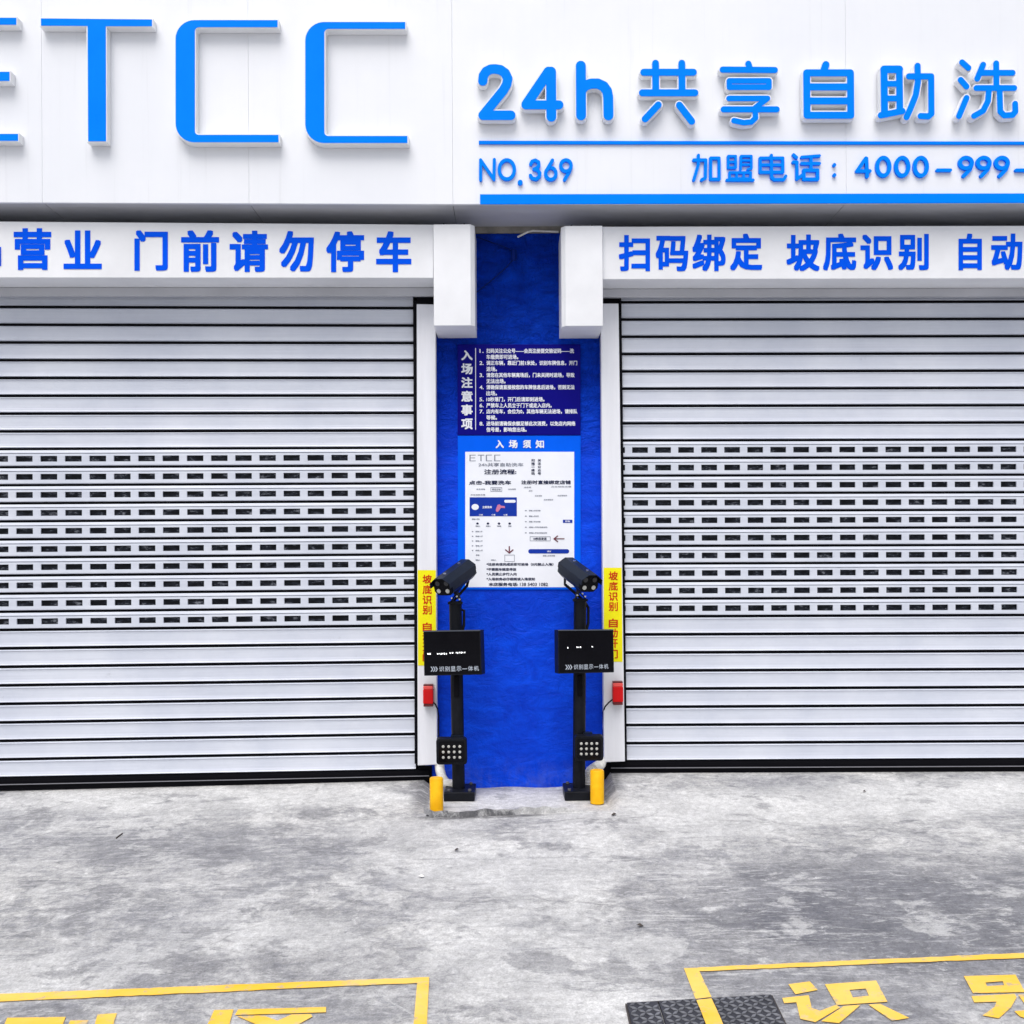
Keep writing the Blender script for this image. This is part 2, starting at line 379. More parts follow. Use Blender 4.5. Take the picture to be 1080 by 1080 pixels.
# ------------------------------------------------------------------ setting: the ground
XL = -.60; KL = .045                               # the left bay turns slightly towards the street
def L(px, py, y0): return at(px, py, y0, KL, XL)
zL0 = L(0, 832.6, -.03).z; zL1 = L(437, 822.8, -.03).z; xL0 = L(0, 832.6, -.03).x; xL1 = L(437, 822.8, -.03).x
zR0 = at(645, 815, -.03).z; zR1 = at(1080, 813.4, -.03).z; xR0 = at(645, 815, -.03).x; xR1 = at(1080, 813.4, -.03).x
def sm(a, b, x):
    t = min(1, max(0, (x-a)/(b-a))); return t*t*(3-2*t)
def zbase(x):
    if x < xL1: return zL1 + (zL0-zL1)*min(1.6, (x-xL1)/(xL0-xL1))
    if x > xR0: return zR0 + (zR1-zR0)*min(1.6, (x-xR0)/(xR1-xR0))
    return zL1 + (zR0-zL1)*(x-xL1)/(xR0-xL1)
NX0, NX1, ND = -.565, .615, .70                    # the recess of the pillar plinth
def gz(x, y):
    d = -y
    lin = .055 + .012*x
    z = zbase(x)*(1-sm(.3, 1.6, d)) + lin*sm(.3, 1.6, d)
    if d > 0: z -= .10*min(d, .7) + .055*max(0, min(d, 9)-.7)
    z += .004*math.sin(x*1.7+y*.9) * sm(.5, 1.5, d)
    return z
def ground_pt(px, py, lift=0.0):
    d = FW + RX*((px-540)/1080) + UP*((HOR-py)/1080)
    lo, hi = 1.0, 60.0
    for _ in range(60):
        t = (lo+hi)/2; p = CP + d*t
        if p.z > gz(p.x, p.y)+lift: lo = t
        else: hi = t
    p = CP + d*lo
    return Vector((p.x, p.y, gz(p.x, p.y)+lift))
def grid(a, b, n): return [a+(b-a)*i/n for i in range(n+1)]
xs = grid(-40, -8, 6)[:-1] + grid(-8, NX0-.03, 46) + [NX0] + grid(NX0+.07, NX1-.07, 8) + [NX1] + grid(NX1+.03, 8, 46) + grid(8, 40, 6)[1:]
ys = grid(-60, -10, 8)[:-1] + grid(-10, -ND-.03, 62) + [-ND] + grid(-ND+.02, 0, 8) + grid(0, 7, 8)[1:]
g = MB(); idx = {}
for i, x in enumerate(xs):
    for j, y in enumerate(ys):
        z = gz(x, y)
        if NX0 < x < NX1 and -ND < y < .5: z = -.004 if x < NX0+.08 or x > NX1-.08 else -.12
        idx[i, j] = len(g.v); g.v.append((x, y, z))
for i in range(len(xs)-1):
    for j in range(len(ys)-1):
        g.f.append((idx[i, j], idx[i+1, j], idx[i+1, j+1], idx[i, j+1])); g.m.append(0)
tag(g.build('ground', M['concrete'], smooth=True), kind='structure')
# plinth under the two posts: a slab with a broken front lip
s = MB(); n = 110; rows = []
def lip(t): return -.715 - .012*math.sin(t*5.1+.8) - .008*math.sin(t*31+1) - .005*math.sin(t*57) + (.10 if t < .06 else 0)*(1-t/.06)
for i in range(n+1):
    t = i/n; x = NX0+.052+(NX1-NX0-.104)*t; yf = lip(t)
    top = -.004 + .006*math.sin(t*9)
    gap = max(.0, .046+.004*math.sin(t*23)+.004*math.sin(t*61))*(1-sm(.62, .95, t))
    zf = gz(x, yf)
    rows.append([(x, .02, .004+.004*math.sin(t*17)), (x, -.25, .002), (x, -.52, top), (x, yf+.022, min(top, zf+gap+.003)), (x, yf, zf+gap*.75), (x, yf-.002-.012*random.random(), zf-.05)])
for i in range(n):
    for j in range(5): s.face([rows[i][j], rows[i+1][j], rows[i+1][j+1], rows[i][j+1]])
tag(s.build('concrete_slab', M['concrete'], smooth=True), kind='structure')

# ------------------------------------------------------------------ the building
FY = -.42; KF = .028; FX = at(477, 100, FY).x
def Fp(px, py, out=0.0):
    """on the fascia, out metres proud of it"""
    p = at(px, py, FY-out, KF, FX)
    return p if p.x < FX else at(px, py, FY-out)
bld = thing('car_wash_building', (0, .3, 0), 'white car wash front with blue pillar between two roller shutters', 'building')
p = MB(); p.box(at(447, 600, 0).x, at(650, 600, 0).x, .0, .35, -.2, at(540, 246.5, 0).z); p.build('pillar', M['bluewall'], bld)['label'] = 'blue painted plaster pillar between the shutters'
p = MB(); p.box(at(447, 600, 0).x, at(650, 600, 0).x, -.012, .34, at(540, 246.2, 0).z, at(540, 236, 0).z); p.build('lintel', M['barecement'], bld)
wl = MB()
wl.box(at(447, 600, 0).x-.02, at(447, 600, 0).x-.001, .05, 7, -.3, 3.62); wl.box(at(650, 600, 0).x+.001, at(650, 600, 0).x+.02, .05, 7, -.3, 3.62)
wl.box(-6.2, -5.2, -.25, .3, -.3, 3.62); wl.box(5.2, 6.2, -.02, .3, -.3, 3.62)
wl.box(-6.2, -5.9, .3, 7, -.3, 3.62); wl.box(5.9, 6.2, .3, 7, -.3, 3.62); wl.box(-6.2, 6.2, 7, 7.3, -.3, 6.2)
wl.build('wall', M['inner'], bld)
fz0L = Fp(0, 213.5).z; fz0M = at(477, 215.3, FY).z; fz0R = at(1080, 213.8, FY).z
def fline(x):
    xa = Fp(0, 213.5).x; xb = at(1080, 213.8, FY).x
    if x < FX: return fz0M + (fz0L-fz0M)*(x-FX)/(xa-FX)
    return fz0M + (fz0R-fz0M)*(x-FX)/(xb-FX)
def fy(x): return FY + (KF*(x-FX) if x < FX else 0)
f = MB(); TOP = 6.0
# facing panels with shadow gaps between them
edges = sorted([Fp(x, 100).x for x in (-560, -295, -75, 44, 262, 477, 892, 1140, 1420)] + [-6.2, 6.2])
edges = [e for e in edges if -6.2 <= e <= 6.2]
for a, b in zip(edges[:-1], edges[1:]):
    a2, b2 = a+.0004, b-.0004
    fr = [(a2, fy(a2), fline(a2)), (b2, fy(b2), fline(b2)), (b2, fy(b2), TOP), (a2, fy(a2), TOP)]
    f.hexa(fr, [(x, y+.02, z) for x, y, z in fr])
f.build('fascia', M['panel'], bld, bevel=.001)
f = MB()
for a, b in ((-6.2, FX), (FX, 6.2)):
    fr = [(a, fy(a)+.0205, fline(a)+.004), (b, fy(b)+.0205, fline(b)+.004), (b, fy(b)+.0205, TOP-.01), (a, fy(a)+.0205, TOP-.01)]
    f.hexa(fr, [(x, y+.03, z) for x, y, z in fr])
f.build('fascia_backing', M['seam'], bld)
f = MB()
for a, b in zip(edges[:-1], edges[1:]):
    a2, b2 = a+.0015, b-.0015
    lo = [(a2, fy(a2)+.022, fline(a2)+.0025), (b2, fy(b2)+.022, fline(b2)+.0025), (b2, .02, fline(b2)+.0025), (a2, .02, fline(a2)+.0025)]
    f.hexa(lo, [(x, y, z+.0012) for x, y, z in lo])
f.build('soffit', M['soffit'], bld)
f = MB(); f.box(-6.2, 6.2, -.30, 7.3, TOP-.03, TOP+.15); f.box(-6.2, 6.2, .02, 7, 3.62, 3.75); f.box(-6.2, 6.2, .02, .3, 3.75, TOP-.03)
f.build('roof', M['inner'], bld)
adopt(bld)

# ------------------------------------------------------------------ roller shutters
def pw(n, ctl):
    ctl = [(-2, ctl[0][1]-2*(ctl[1][1]-ctl[0][1])/8)] + list(ctl)
    for (a, va), (b, vb) in zip(ctl[:-1], ctl[1:]):
        if a <= n <= b: return va+(vb-va)*(n-a)/(b-a)
def shutter(label, to, pxa, pxb, ctlA, ctlB, cutA, cutB, slot0, slotp, slotw, nslot, sealA, sealB):
    """to(px, py, y) gives a point of the bay; ctlA and ctlB are the joints' heights at pxa and pxb"""
    Y = -.03
    root = thing('roller_shutter', to((pxa+pxb)/2, 820, Y), label, 'shutter', 'roller shutters of the wash bays')
    xa = to(pxa, 500, Y).x; xb = to(pxb, 500, Y).x
    c0 = to(cutA, 500, Y).x; c1 = to(cutB, 500, Y).x
    lo, hi = min(c0, c1), max(c0, c1)
    def zed(n, x):
        za = to(pxa, pw(n, ctlA), Y).z; zb = to(pxb, pw(n, ctlB), Y).z
        return za + (zb-za)*(x-xa)/(xb-xa)
    kk = KL if to is L else 0
    def pt(n, x, dy): return (x, Y + kk*(x-XL) + dy, zed(n, x))
    plain = [(.080, .013), (.088, .006), (.135, -.0015), (.17, .0035), (.30, .0045), (.70, .0040), (.84, .0015), (.895, -.0015), (.920, .003), (.925, .013)]
    for i in range(-1, 26):
        sl = MB()
        jit = random.uniform(-.0012, .0012)
        if 8 <= i < 18:
            prof = [(.07, .013), (.075, .001), (.13, -.001), (.225, -.004), (.240, .006), (.262, .006), (.272, -.001), (.385, -.002)]
            low = [(.708, -.002), (.86, -.003), (.91, -.003), (.925, .004), (.935, .013)]
            for pr in (prof, low):
                for (ta, da), (tb, db) in zip(pr[:-1], pr[1:]):
                    sl.face([pt(i+ta, lo, da+jit), pt(i+ta, hi, da+jit), pt(i+tb, hi, db+jit), pt(i+tb, lo, db+jit)])
            xsl = []; k0 = -40
            x = slot0 - 40*slotp
            while x < hi:
                if x+slotw > lo: xsl.append((max(lo, x), min(hi, x+slotw)))
                x += slotp
            cur = lo; D = -.002+jit
            for a, b in xsl:
                if a > cur+.001: sl.face([pt(i+.385, cur, D), pt(i+.385, a, D), pt(i+.708, a, D), pt(i+.708, cur, D)])
                q = [(i+.385, a), (i+.385, b), (i+.708, b), (i+.708, a)]
                for (n1, x1), (n2, x2) in zip(q, q[1:]+q[:1]):
                    sl.face([pt(n1, x1, D), pt(n2, x2, D), pt(n2, x2, D+.010), pt(n1, x1, D+.010)])
                cur = b
            if cur < hi-.001: sl.face([pt(i+.385, cur, D), pt(i+.385, hi, D), pt(i+.708, hi, D), pt(i+.708, cur, D)])
        else:
            for (ta, da), (tb, db) in zip(plain[:-1], plain[1:]):
                sl.face([pt(i+ta, lo, da+jit), pt(i+ta, hi, da+jit), pt(i+tb, hi, db+jit), pt(i+tb, lo, db+jit)])
        # black interlock towards the slat above
        a_ = i-.075
        sl.face([pt(a_, lo, .0135), pt(a_, hi, .0135), pt(i+.10, hi, .0135), pt(i+.10, lo, .0135)], 1)
        so_ = sl.build('slat', [M['slat'], M['gasket']], root, fix=False)
        if 8 <= i < 18:
            pn = MB(); pn.face([pt(i+.33, lo, .0125), pt(i+.33, hi, .0125), pt(i+.76, hi, .0125), pt(i+.76, lo, .0125)])
            pn.build('pane', M['pane'], so_, fix=False)
    # bottom rail: black rubber with a thin metal edge between two lips
    br = MB(); blo, bhi = (lo, hi+.085) if cutB > cutA and to is L else (lo-.085, hi)
    def zs(px_t, f_): return 0
    A0 = pw(26, ctlA); B0 = pw(26, ctlB)
    def zz(f_, x):
        za = to(pxa, A0+(sealA-A0)*f_, Y).z; zb = to(pxb, B0+(sealB-B0)*f_, Y).z
        return za+(zb-za)*(x-xa)/(xb-xa)
    def bp(f_, x, dy): return (x, Y+kk*(x-XL)+dy, zz(f_, x))
    for (f0, d0), (f1, d1), mi in (((-.05, .012), (.02, .0), 0), ((.02, .0), (.48, .0), 0), ((.48, .0), (.50, -.014), 0), ((.50, -.014), (.575, -.016), 1), ((.575, -.016), (.60, .0), 0), ((.60, .0), (1.10, .004), 0)):
        br.face([bp(f0, blo, d0), bp(f0, bhi, d0), bp(f1, bhi, d1), bp(f1, blo, d1)], mi)
    br.build('bottom_rail', [M['gasket'], M['edgemetal']], root, fix=False)
    return root, lo, hi, kk

bx = {}
sl0 = L(17.2, 560, -.03).x; sl1 = L(400.4, 560, -.03).x; pL = (sl1-sl0)/15
LS = shutter('left white roller shutter, under the sign about not parking', L, 0, 437, [(0, 323.2), (8, 473.6), (18, 664.4), (26, 820.8)], [(0, 324.5), (8, 472.2), (18, 659.6), (26, 812.6)],
             -330, 436.6, sl0, pL, pL*.685, 10, 832.6, 822.8)
def RP(px, py, y): return at(px, py, y)
sr0 = at(667.2, 560, -.03).x; sr1 = at(982.8, 560, -.03).x; pR = (sr1-sr0)/13
RS = shutter('right white roller shutter, under the sign about scanning a code', RP, 655, 1080, [(0, 318.3), (8, 464.6), (18, 650.2), (26, 803.2)], [(0, 317.6), (8, 463.6), (18, 648.6), (26, 800.8)],
             656.5, 1400, sr0, pR, pR*.685, 10, 815, 813.4)
def rail(root, to, tl, tr, brr, bl, gx0, gx1):
    m = MB()
    Yf, Yb = -.085, -.004
    q = [to(*tl, Yf), to(*tr, Yf), to(*brr, Yf), to(*bl, Yf)]
    back = [Vector((v.x, Yb, v.z)) for v in q]
    m.hexa(q, back); o = m.build('guide_rail', M['rail'], root, bevel=.004)
    # dark brush seal between rail and slats
    b = MB(); a = to(gx0[0], tl[1]-3, -.05); c = to(gx1[0], tl[1]-3, -.05); d = to(gx1[1], bl[1]-2, -.05); e = to(gx0[1], bl[1]-2, -.05)
    fr = [a, c, d, e]; b.hexa(fr, [v+Vector((0, .045, 0)) for v in fr]); b.build('brush_seal', M['gasket'], o)
    for (u0, v0), (u1, v1), yy in ((( tl[0], tl[1]-8), (tr[0]+1, tl[1]-.3), -.05), ((min(bl[0], 641), bl[1]+.4), (max(brr[0]-6, 651), bl[1]+18), -.012)) if tl[0] > 500 else (((tl[0], tl[1]-8), (tr[0], tl[1]-.3), -.05), ((bl[0], bl[1]+.4), (brr[0]-5.5, bl[1]+18), -.012)):
        k = MB(); fr = [at(u0, v0, yy), at(u1, v0, yy), at(u1, v1, yy), at(u0, v1, yy)]; k.hexa(fr, [v+Vector((0, .03, 0)) for v in fr]); k.build('end_seal', M['gasket'], o)  # black blocks added to stand in for the shaded gaps at the rail ends
    return o
rail(LS[0], at, (439.4, 320.5), (459.4, 321), (461, 806.5), (440.5, 807.5), (435.8, 437.3), (439.8, 440.8))
rail(RS[0], at, (633.6, 320), (652.4, 320), (659.2, 803.2), (637, 804), (652.0, 658.8), (655.4, 661.3))
for root, sx in ((LS[0], -5.25), (RS[0], 5.15)):
    m = MB(); yo = KL*(sx-XL) if sx < 0 else 0
    m.box(sx-.06, sx+.06, yo-.085, yo+.03, .15, 3.05); m.build('guide_rail', M['rail'], root, bevel=.004)

# header covers with their lettering, lintel strips, motor casings
def header(root, to, pa, pb, tops, bots, xend, chars):
    Yh = -.30
    a0, b0 = to(pa, tops[0], Yh), to(pb, tops[1], Yh); a1, b1 = to(pa, bots[0], Yh), to(pb, bots[1], Yh)
    kk = KL if to is L else 0
    def ex(p, q, x): return p + (q-p)*((x-p.x)/(q.x-p.x))
    if xend < a0.x: a0, a1 = ex(a0, b0, xend), ex(a1, b1, xend)
    else: b0, b1 = ex(a0, b0, xend), ex(a1, b1, xend)
    fr = [a0, b0, b1, a1]
    bk = [Vector((v.x, -.035+kk*(v.x-XL), v.z)) for v in fr]
    m = MB(); m.hexa(fr, bk); o = m.build('header_cover', M['casing'], root, bevel=.003)
    for ch, bb in chars:
        put('character', M['vinylblue'], o, lambda t: write(t, ch, bb, lambda x, y: to(x, y, Yh-.0022), .030))
    # folded grey strip behind the lower edge
    m = MB(); z1 = Vector(bk[3]); z2 = Vector(bk[2])
    q = [z1+Vector((0, -.06, -.002)), z2+Vector((0, -.06, -.002)), z2+Vector((0, -.055, -.052)), z1+Vector((0, -.055, -.052))]
    m.hexa(q, [v+Vector((0, .03, 0)) for v in q]); m.build('header_flange', M['soffit'], root, bevel=.002)
    return o
hl = header(LS[0], L, 0, 457, (233.5, 236.8), (292.8, 293.2), -5.3,
    [('品', (-40, 242, 1.2, 281)), ('营', (14.4, 240.7, 54, 284.7)), ('业', (67, 243, 107.3, 283.8)), ('门', (141.8, 242.7, 177, 285.5)), ('前', (191, 242.7, 231, 286.7)), ('请', (242.2, 243.3, 282.7, 286.9)),
     ('勿', (294.4, 243.5, 331, 286.4)), ('停', (344, 243.8, 384, 287)), ('车', (396.7, 243.8, 433.8, 287.1))])
hr = header(RS[0], RP, 635.5, 1080, (239, 238), (294.6, 293.6), 5.3,
    [('扫', (652.6, 247.9, 685.6, 286)), ('码', (691.5, 248.7, 726, 286)), ('绑', (730.2, 247.3, 765.3, 286)), ('定', (770, 246.3, 804, 285.4)), ('坡', (829.4, 247.3, 864.5, 286)), ('底', (868, 246.3, 903.2, 285.4)),
     ('识', (907.5, 247.3, 942, 285)), ('别', (947.2, 246.7, 979.6, 285)), ('自', (1011, 246.3, 1035.6, 285)), ('动', (1045.4, 246.3, 1078.4, 285)), ('开', (1084, 246.3, 1118, 285)), ('门', (1124, 246.3, 1156, 285))])
def casing(root, x0, x1, y0, y1, ch):
    """sheet-metal end box, one front corner folded"""
    Yf = -.335
    a, b, c, d = at(x0, y0, Yf), at(x1, y0, Yf), at(x1, y1, Yf), at(x0, y1, Yf)
    e = .026
    if ch > 0: pl = [(a.x, Yf), (b.x-e, Yf), (b.x, Yf+e*1.1), (b.x, -.001), (a.x, -.001)]
    else: pl = [(a.x, Yf+e*1.1), (a.x+e, Yf), (b.x, Yf), (b.x, -.001), (a.x, -.001)]
    m = MB(); m.prism([(x, y, d.z) for x, y in pl], (0, 0, a.z-d.z))
    o = m.build('motor_casing', M['casing'], root, bevel=.003)
    for u in (.25, .75):
        x = a.x+(b.x-a.x)*u; m = MB()
        m.tube([(x, Yf+.012, a.z-.001), (x, Yf+.012, a.z+.008)], .006, 8)
        m.build('screw', M['blackmetal'], o)
casing(LS[0], 457, 500.4, 236.6, 343.6, 1)
casing(RS[0], 591.8, 635.4, 238.2, 344, -1)
adopt(LS[0]); adopt(RS[0])
for r_ in (LS[0], RS[0]):
    pass

# ------------------------------------------------------------------ big raised letters on the fascia
def arc(cx, cy, r, a0, a1, n=10): return [(cx+r*math.cos(R(a0+(a1-a0)*i/n)), cy+r*math.sin(R(a0+(a1-a0)*i/n))) for i in range(n+1)]
def shape_c(x0, xt, xb, y0, y1, tv, tt, tb, Rr, d, mid=None):
    x0 += d; xt -= d; xb -= d; y0 += d; y1 -= d; tv -= 2*d; tt -= 2*d; tb -= 2*d; Rr -= d; r = 3+d
    pts = arc(x0+Rr, y0+Rr, Rr, 180, 270) + [(xt, y0), (xt, y0+tt)]
    xi, yi0, yi1 = x0+tv, y0+tt, y1-tb
    pts += arc(xi+r, yi0+r, r, 270, 180, 5)
    if mid: pts += [(xi, mid[0]+d), (mid[2]-d, mid[0]+d), (mid[2]-d, mid[1]-d), (xi, mid[1]-d)]
    pts += arc(xi+r, yi1-r, r, 180, 90, 5) + [(xb, yi1), (xb, y1)]
    pts += arc(x0+Rr, y1-Rr, Rr, 90, 180)
    return pts
def shape_t(d):
    return [(42+d, 18.2+d), (161.3-d, 19.3+d), (161.3-d, 28.6-d), (112.6-d, 28.6-d), (112.9-d, 150-d), (91.8+d, 150-d), (91.2+d, 28.3-d), (42+d, 28.0-d)]
DEP = .060
def big_letter(name, label, fn):
    fr = [Fp(x, y, DEP) for x, y in fn(0)]
    cx = sum(v.x for v in fr)/len(fr); zb = min(v.z for v in fr)
    o = thing(name, (cx, fy(cx), zb), label, 'letter', 'big raised letters on the white fascia')
    m = MB(); m.prism(fr, (0, DEP-.002, 0)); m.build('letter_shell', M['letterwhite'], o)
    m = MB(); m.prism([Fp(x, y, DEP+.003) for x, y in fn(1.15)], (0, .0025, 0)); m.build('letter_face', M['letterblue'], o)
    adopt(o)
big_letter('raised_letter', 'blue letter E cut by the left edge of the photo', lambda d: shape_c(-92, 18.2, 20, 17.5, 149.5, 22, 9.5, 9.5, 21, d, (74.5, 86.3, 11)))
big_letter('raised_letter', 'blue letter T with white sides on the fascia', shape_t)
big_letter('raised_letter', 'blue letter C directly right of the T', lambda d: shape_c(184, 293.8, 294.8, 20, 151, 22.6, 9.6, 10, 21, d))
big_letter('raised_letter', 'last blue letter C, nearest the 24h sign', lambda d: shape_c(320.8, 428.5, 430.8, 22, 151.8, 22.4, 9.4, 9.6, 21, d))

# rounded stroke lettering
def capsule(a, b, r, n=8):
    ax, ay = a; bx_, by = b; an = math.degrees(math.atan2(by-ay, bx_-ax))
    return arc(bx_, by, r, an-90, an+90, n) + arc(ax, ay, r, an+90, an+270, n)
def ell(cx, cy, rx, ry, n=22): return [(cx+rx*math.cos(2*math.pi*i/n), cy+ry*math.sin(2*math.pi*i/n)) for i in range(n+1)]
def loop(*p): return list(p)+[p[0]]
def strokes(mb, st, conv, to, y_front, depth, grow=0.0, mi=0, step=.00012):
    k = 0
    for path, r in st:
        pp = [conv(q) for q in path]; rr = r*conv.s+grow
        if len(pp) == 1: pp = [pp[0], (pp[0][0]+.01, pp[0][1])]
        for a, b in zip(pp[:-1], pp[1:]):
            mb.prism([to(x, y, y_front+k*step) for x, y in capsule(a, b, rr)], (0, depth, 0), mi)
            k += 1
class Conv:
    def __init__(s, sc, ox, oy): s.s = 1/sc; s.ox = ox; s.oy = oy
    def __call__(s, q): return (s.ox+q[0]*s.s, s.oy+q[1]*s.s)
c1, c2, c3, c4 = Conv(6.75, 500, 50), Conv(6.75, 660, 50), Conv(6.75, 820, 50), Conv(6.75, 920, 50)
c5, c6, c7 = Conv(6.75, 495, 150), Conv(6.75, 720, 150), Conv(5.4, 880, 150)
SIGN = [
 ('2', 'digit 2 opening the 24h line', c1, [([(62, 238), (66, 200), (86, 170), (118, 154), (150, 152), (188, 158), (222, 182), (240, 220), (232, 262), (208, 305), (170, 352), (110, 425), (64, 482), (262, 482)], 34)]),
 ('4', 'digit 4 between the digit 2 and letter h', c1, [([(550, 492), (548, 172)], 36), ([(530, 172), (372, 405)], 36), ([(368, 408), (605, 408)], 32)]),
 ('h', 'small letter h after the digits 2 and 4', c1, [([(760, 130), (762, 482)], 36), ([(765, 300), (790, 272), (830, 257), (880, 256), (922, 275), (947, 310), (955, 352), (957, 482)], 36)]),
 ('共', 'character 共 just right of the letter h', c2, [([(128, 176), (482, 176)], 25), ([(118, 322), (493, 322)], 25), ([(212, 112), (214, 320)], 25), ([(399, 112), (401, 320)], 25), ([(232, 408), (138, 508)], 25), ([(382, 410), (470, 525)], 25)]),
 ('享', 'character 享 standing between 共 and 自', c2, [([(690, 157), (1062, 160)], 22), ([(873, 115), (885, 150)], 22), (loop((737, 237), (1020, 237), (1020, 282), (738, 282)), 20), ([(735, 362), (1010, 362), (922, 428)], 20), ([(697, 440), (1075, 440)], 22), ([(920, 440), (925, 500), (895, 530), (840, 535), (770, 520)], 20)]),
 ('自', 'boxy character 自 standing between 享 and 助', c3, [(loop((208, 180), (520, 180), (523, 482), (211, 482)), 25), ([(210, 280), (520, 280)], 25), ([(210, 380), (520, 380)], 25), ([(345, 122), (330, 165)], 26)]),
 ('助', 'character 助 standing between 自 and 洗', c4, [([(84, 157), (88, 470)], 25), ([(193, 157), (197, 450)], 24), ([(84, 155), (193, 155)], 27), ([(85, 258), (195, 258)], 21), ([(88, 362), (195, 362)], 21), ([(62, 482), (215, 452)], 23), ([(262, 205), (420, 205), (422, 470), (400, 490), (345, 487)], 22), ([(323, 130), (325, 250), (310, 340), (270, 440), (245, 495)], 22)]),
 ('洗', 'character 洗 at the right edge of photo', c4, [([(640, 105), (685, 145)], 21), ([(630, 230), (672, 278)], 21), ([(672, 358), (618, 488)], 21), ([(790, 122), (748, 222)], 21), ([(775, 180), (1000, 180)], 21), ([(883, 112), (885, 280)], 21), ([(742, 288), (1012, 288)], 21), ([(832, 290), (825, 380), (790, 450), (725, 487)], 21), ([(907, 290), (912, 455), (940, 483), (1000, 480), (1020, 455), (1018, 400)], 21)]),
]
def RF(px, py, y): return at(px, py, y)
DS = .055
for ch, lab, cv, st in SIGN:
    a = cv(st[0][0][0]); p0 = at(a[0], 130, FY)
    o = thing('raised_character' if ord(ch) > 255 else 'raised_letter', (p0.x, FY, p0.z), 'rounded blue '+lab, 'letter', 'raised characters of the 24h sign')
    m = MB(); strokes(m, st, cv, RF, FY-DS, DS-.012, 1.05); m.build('letter_shell', M['letterwhite'], o)
    m = MB(); strokes(m, st, cv, RF, FY-DS-.005, .0035, -.1); m.build('letter_face', M['letterblue'], o)
    pn = MB()
    for path, r in st[:3]:
        x, y = cv(path[-1]); q = at(x, y, FY)
        pn.tube([(q.x, FY-.002, q.z), (q.x, FY-.012, q.z)], .006, 6)
    pn.build('stand_off', M['chrome'], o)
    adopt(o)
NO = [('N', [([(80, 265), (80, 125), (175, 262), (178, 122)], 11)]), ('O', [(ell(267, 193, 54, 68), 12)]), ('.', [([(362, 285)], 18)]),
      ('3', [([(437, 155), (447, 135), (470, 127), (493, 140), (495, 165), (482, 182), (460, 190), (485, 197), (502, 218), (497, 245), (475, 262), (447, 255), (435, 235)], 12)]),
      ('6', [([(592, 127), (550, 200)], 12), (ell(580, 222, 37, 42), 12)]), ('9', [(ell(688, 165, 37, 40), 12), ([(723, 180), (712, 210), (678, 265)], 12)])]
TEL = [('加', c6, [([(80, 125), (165, 125), (162, 252), (135, 267)], 11), ([(113, 92), (112, 160), (80, 266)], 11), (loop((200, 112), (260, 112), (261, 262), (200, 262)), 11)]),
       ('盟', c6, [(loop((325, 98), (378, 98), (378, 180), (325, 180)), 9), ([(325, 140), (378, 140)], 8), ([(413, 195), (416, 98), (490, 98), (490, 185), (465, 192)], 9), ([(415, 128), (490, 128)], 8), ([(413, 158), (490, 158)], 8), (loop((335, 215), (485, 215), (485, 258), (335, 258)), 9), ([(385, 215), (385, 258)], 9), ([(435, 215), (435, 258)], 9), ([(316, 268), (503, 268)], 10)]),
       ('电', c6, [(loop((553, 112), (714, 112), (714, 212), (553, 212)), 11), ([(553, 160), (714, 160)], 10), ([(632, 92), (635, 250), (655, 265), (720, 264), (735, 240)], 11)]),
       ('话', c6, [([(790, 88), (812, 108)], 11), ([(788, 140), (815, 140), (815, 260), (848, 235)], 11), ([(848, 105), (975, 95)], 10), ([(848, 150), (975, 150)], 11), ([(915, 100), (915, 195)], 11), (loop((864, 198), (962, 198), (962, 262), (864, 262)), 12)]),
       ('：', c6, [([(1081, 160)], 13), ([(1082, 232)], 13)]),
       ('4', c7, [([(188, 194), (184, 92)], 10), ([(180, 90), (130, 163), (203, 163)], 10)])]
TEL += [('0', c7, [(ell(x, 138, 35, 51), 11)]) for x in (280, 388, 494)]
TEL += [('-', c7, [([(588, 158), (662, 158)], 9)])]
TEL += [('9', c7, [(ell(x, 117, 34, 30), 11), ([(x+33, 125), (x+22, 155), (x-13, 191)], 11)]) for x in (751, 852, 956)]
TEL += [('-', c7, [([(1037, 158), (1112, 158)], 9)])]
DT = .018
def small_line(label, cat, items, name):
    a = items[0][1](items[0][2][0][0][0]); p0 = at(a[0], 190, FY)
    o = thing(name, (p0.x, FY, p0.z), label, cat)
    for ch, cv, st in items:
        m = MB(); strokes(m, st, cv, RF, FY-DT, DT-.001); m.build('character', M['letterblue'], o)
    adopt(o)
small_line('blue raised shop number NO.369 under the thin blue line', 'lettering', [(c, c5, s_) for c, s_ in NO], 'shop_number')
small_line('blue raised phone number line starting 加盟电话 4000-999', 'lettering', TEL, 'phone_number')
def stripe(name, label, pts):
    m = MB(); fr = [at(x, y, FY-.012) for x, y in pts]; m.prism(fr, (0, .011, 0)); tag(m.build(name, M['letterblue'], bevel=.001), label, 'stripe')
def ext(xa, ya, xb, yb, x): return (x, ya+(yb-ya)*(x-xa)/(xb-xa))
stripe('sign_stripe', 'thin blue line under the 24h characters', [(505, 148.3), ext(505, 148.3, 1080, 149.2, 1500), ext(505, 151.8, 1080, 152.3, 1500), (505, 151.8)])
stripe('sign_stripe', 'broad blue band along the lower edge of the fascia', [(506.3, 204.8), ext(506, 204.8, 1080, 203.9, 1500), ext(506, 215.2, 1080, 213.7, 1500), (506.3, 215.2)])

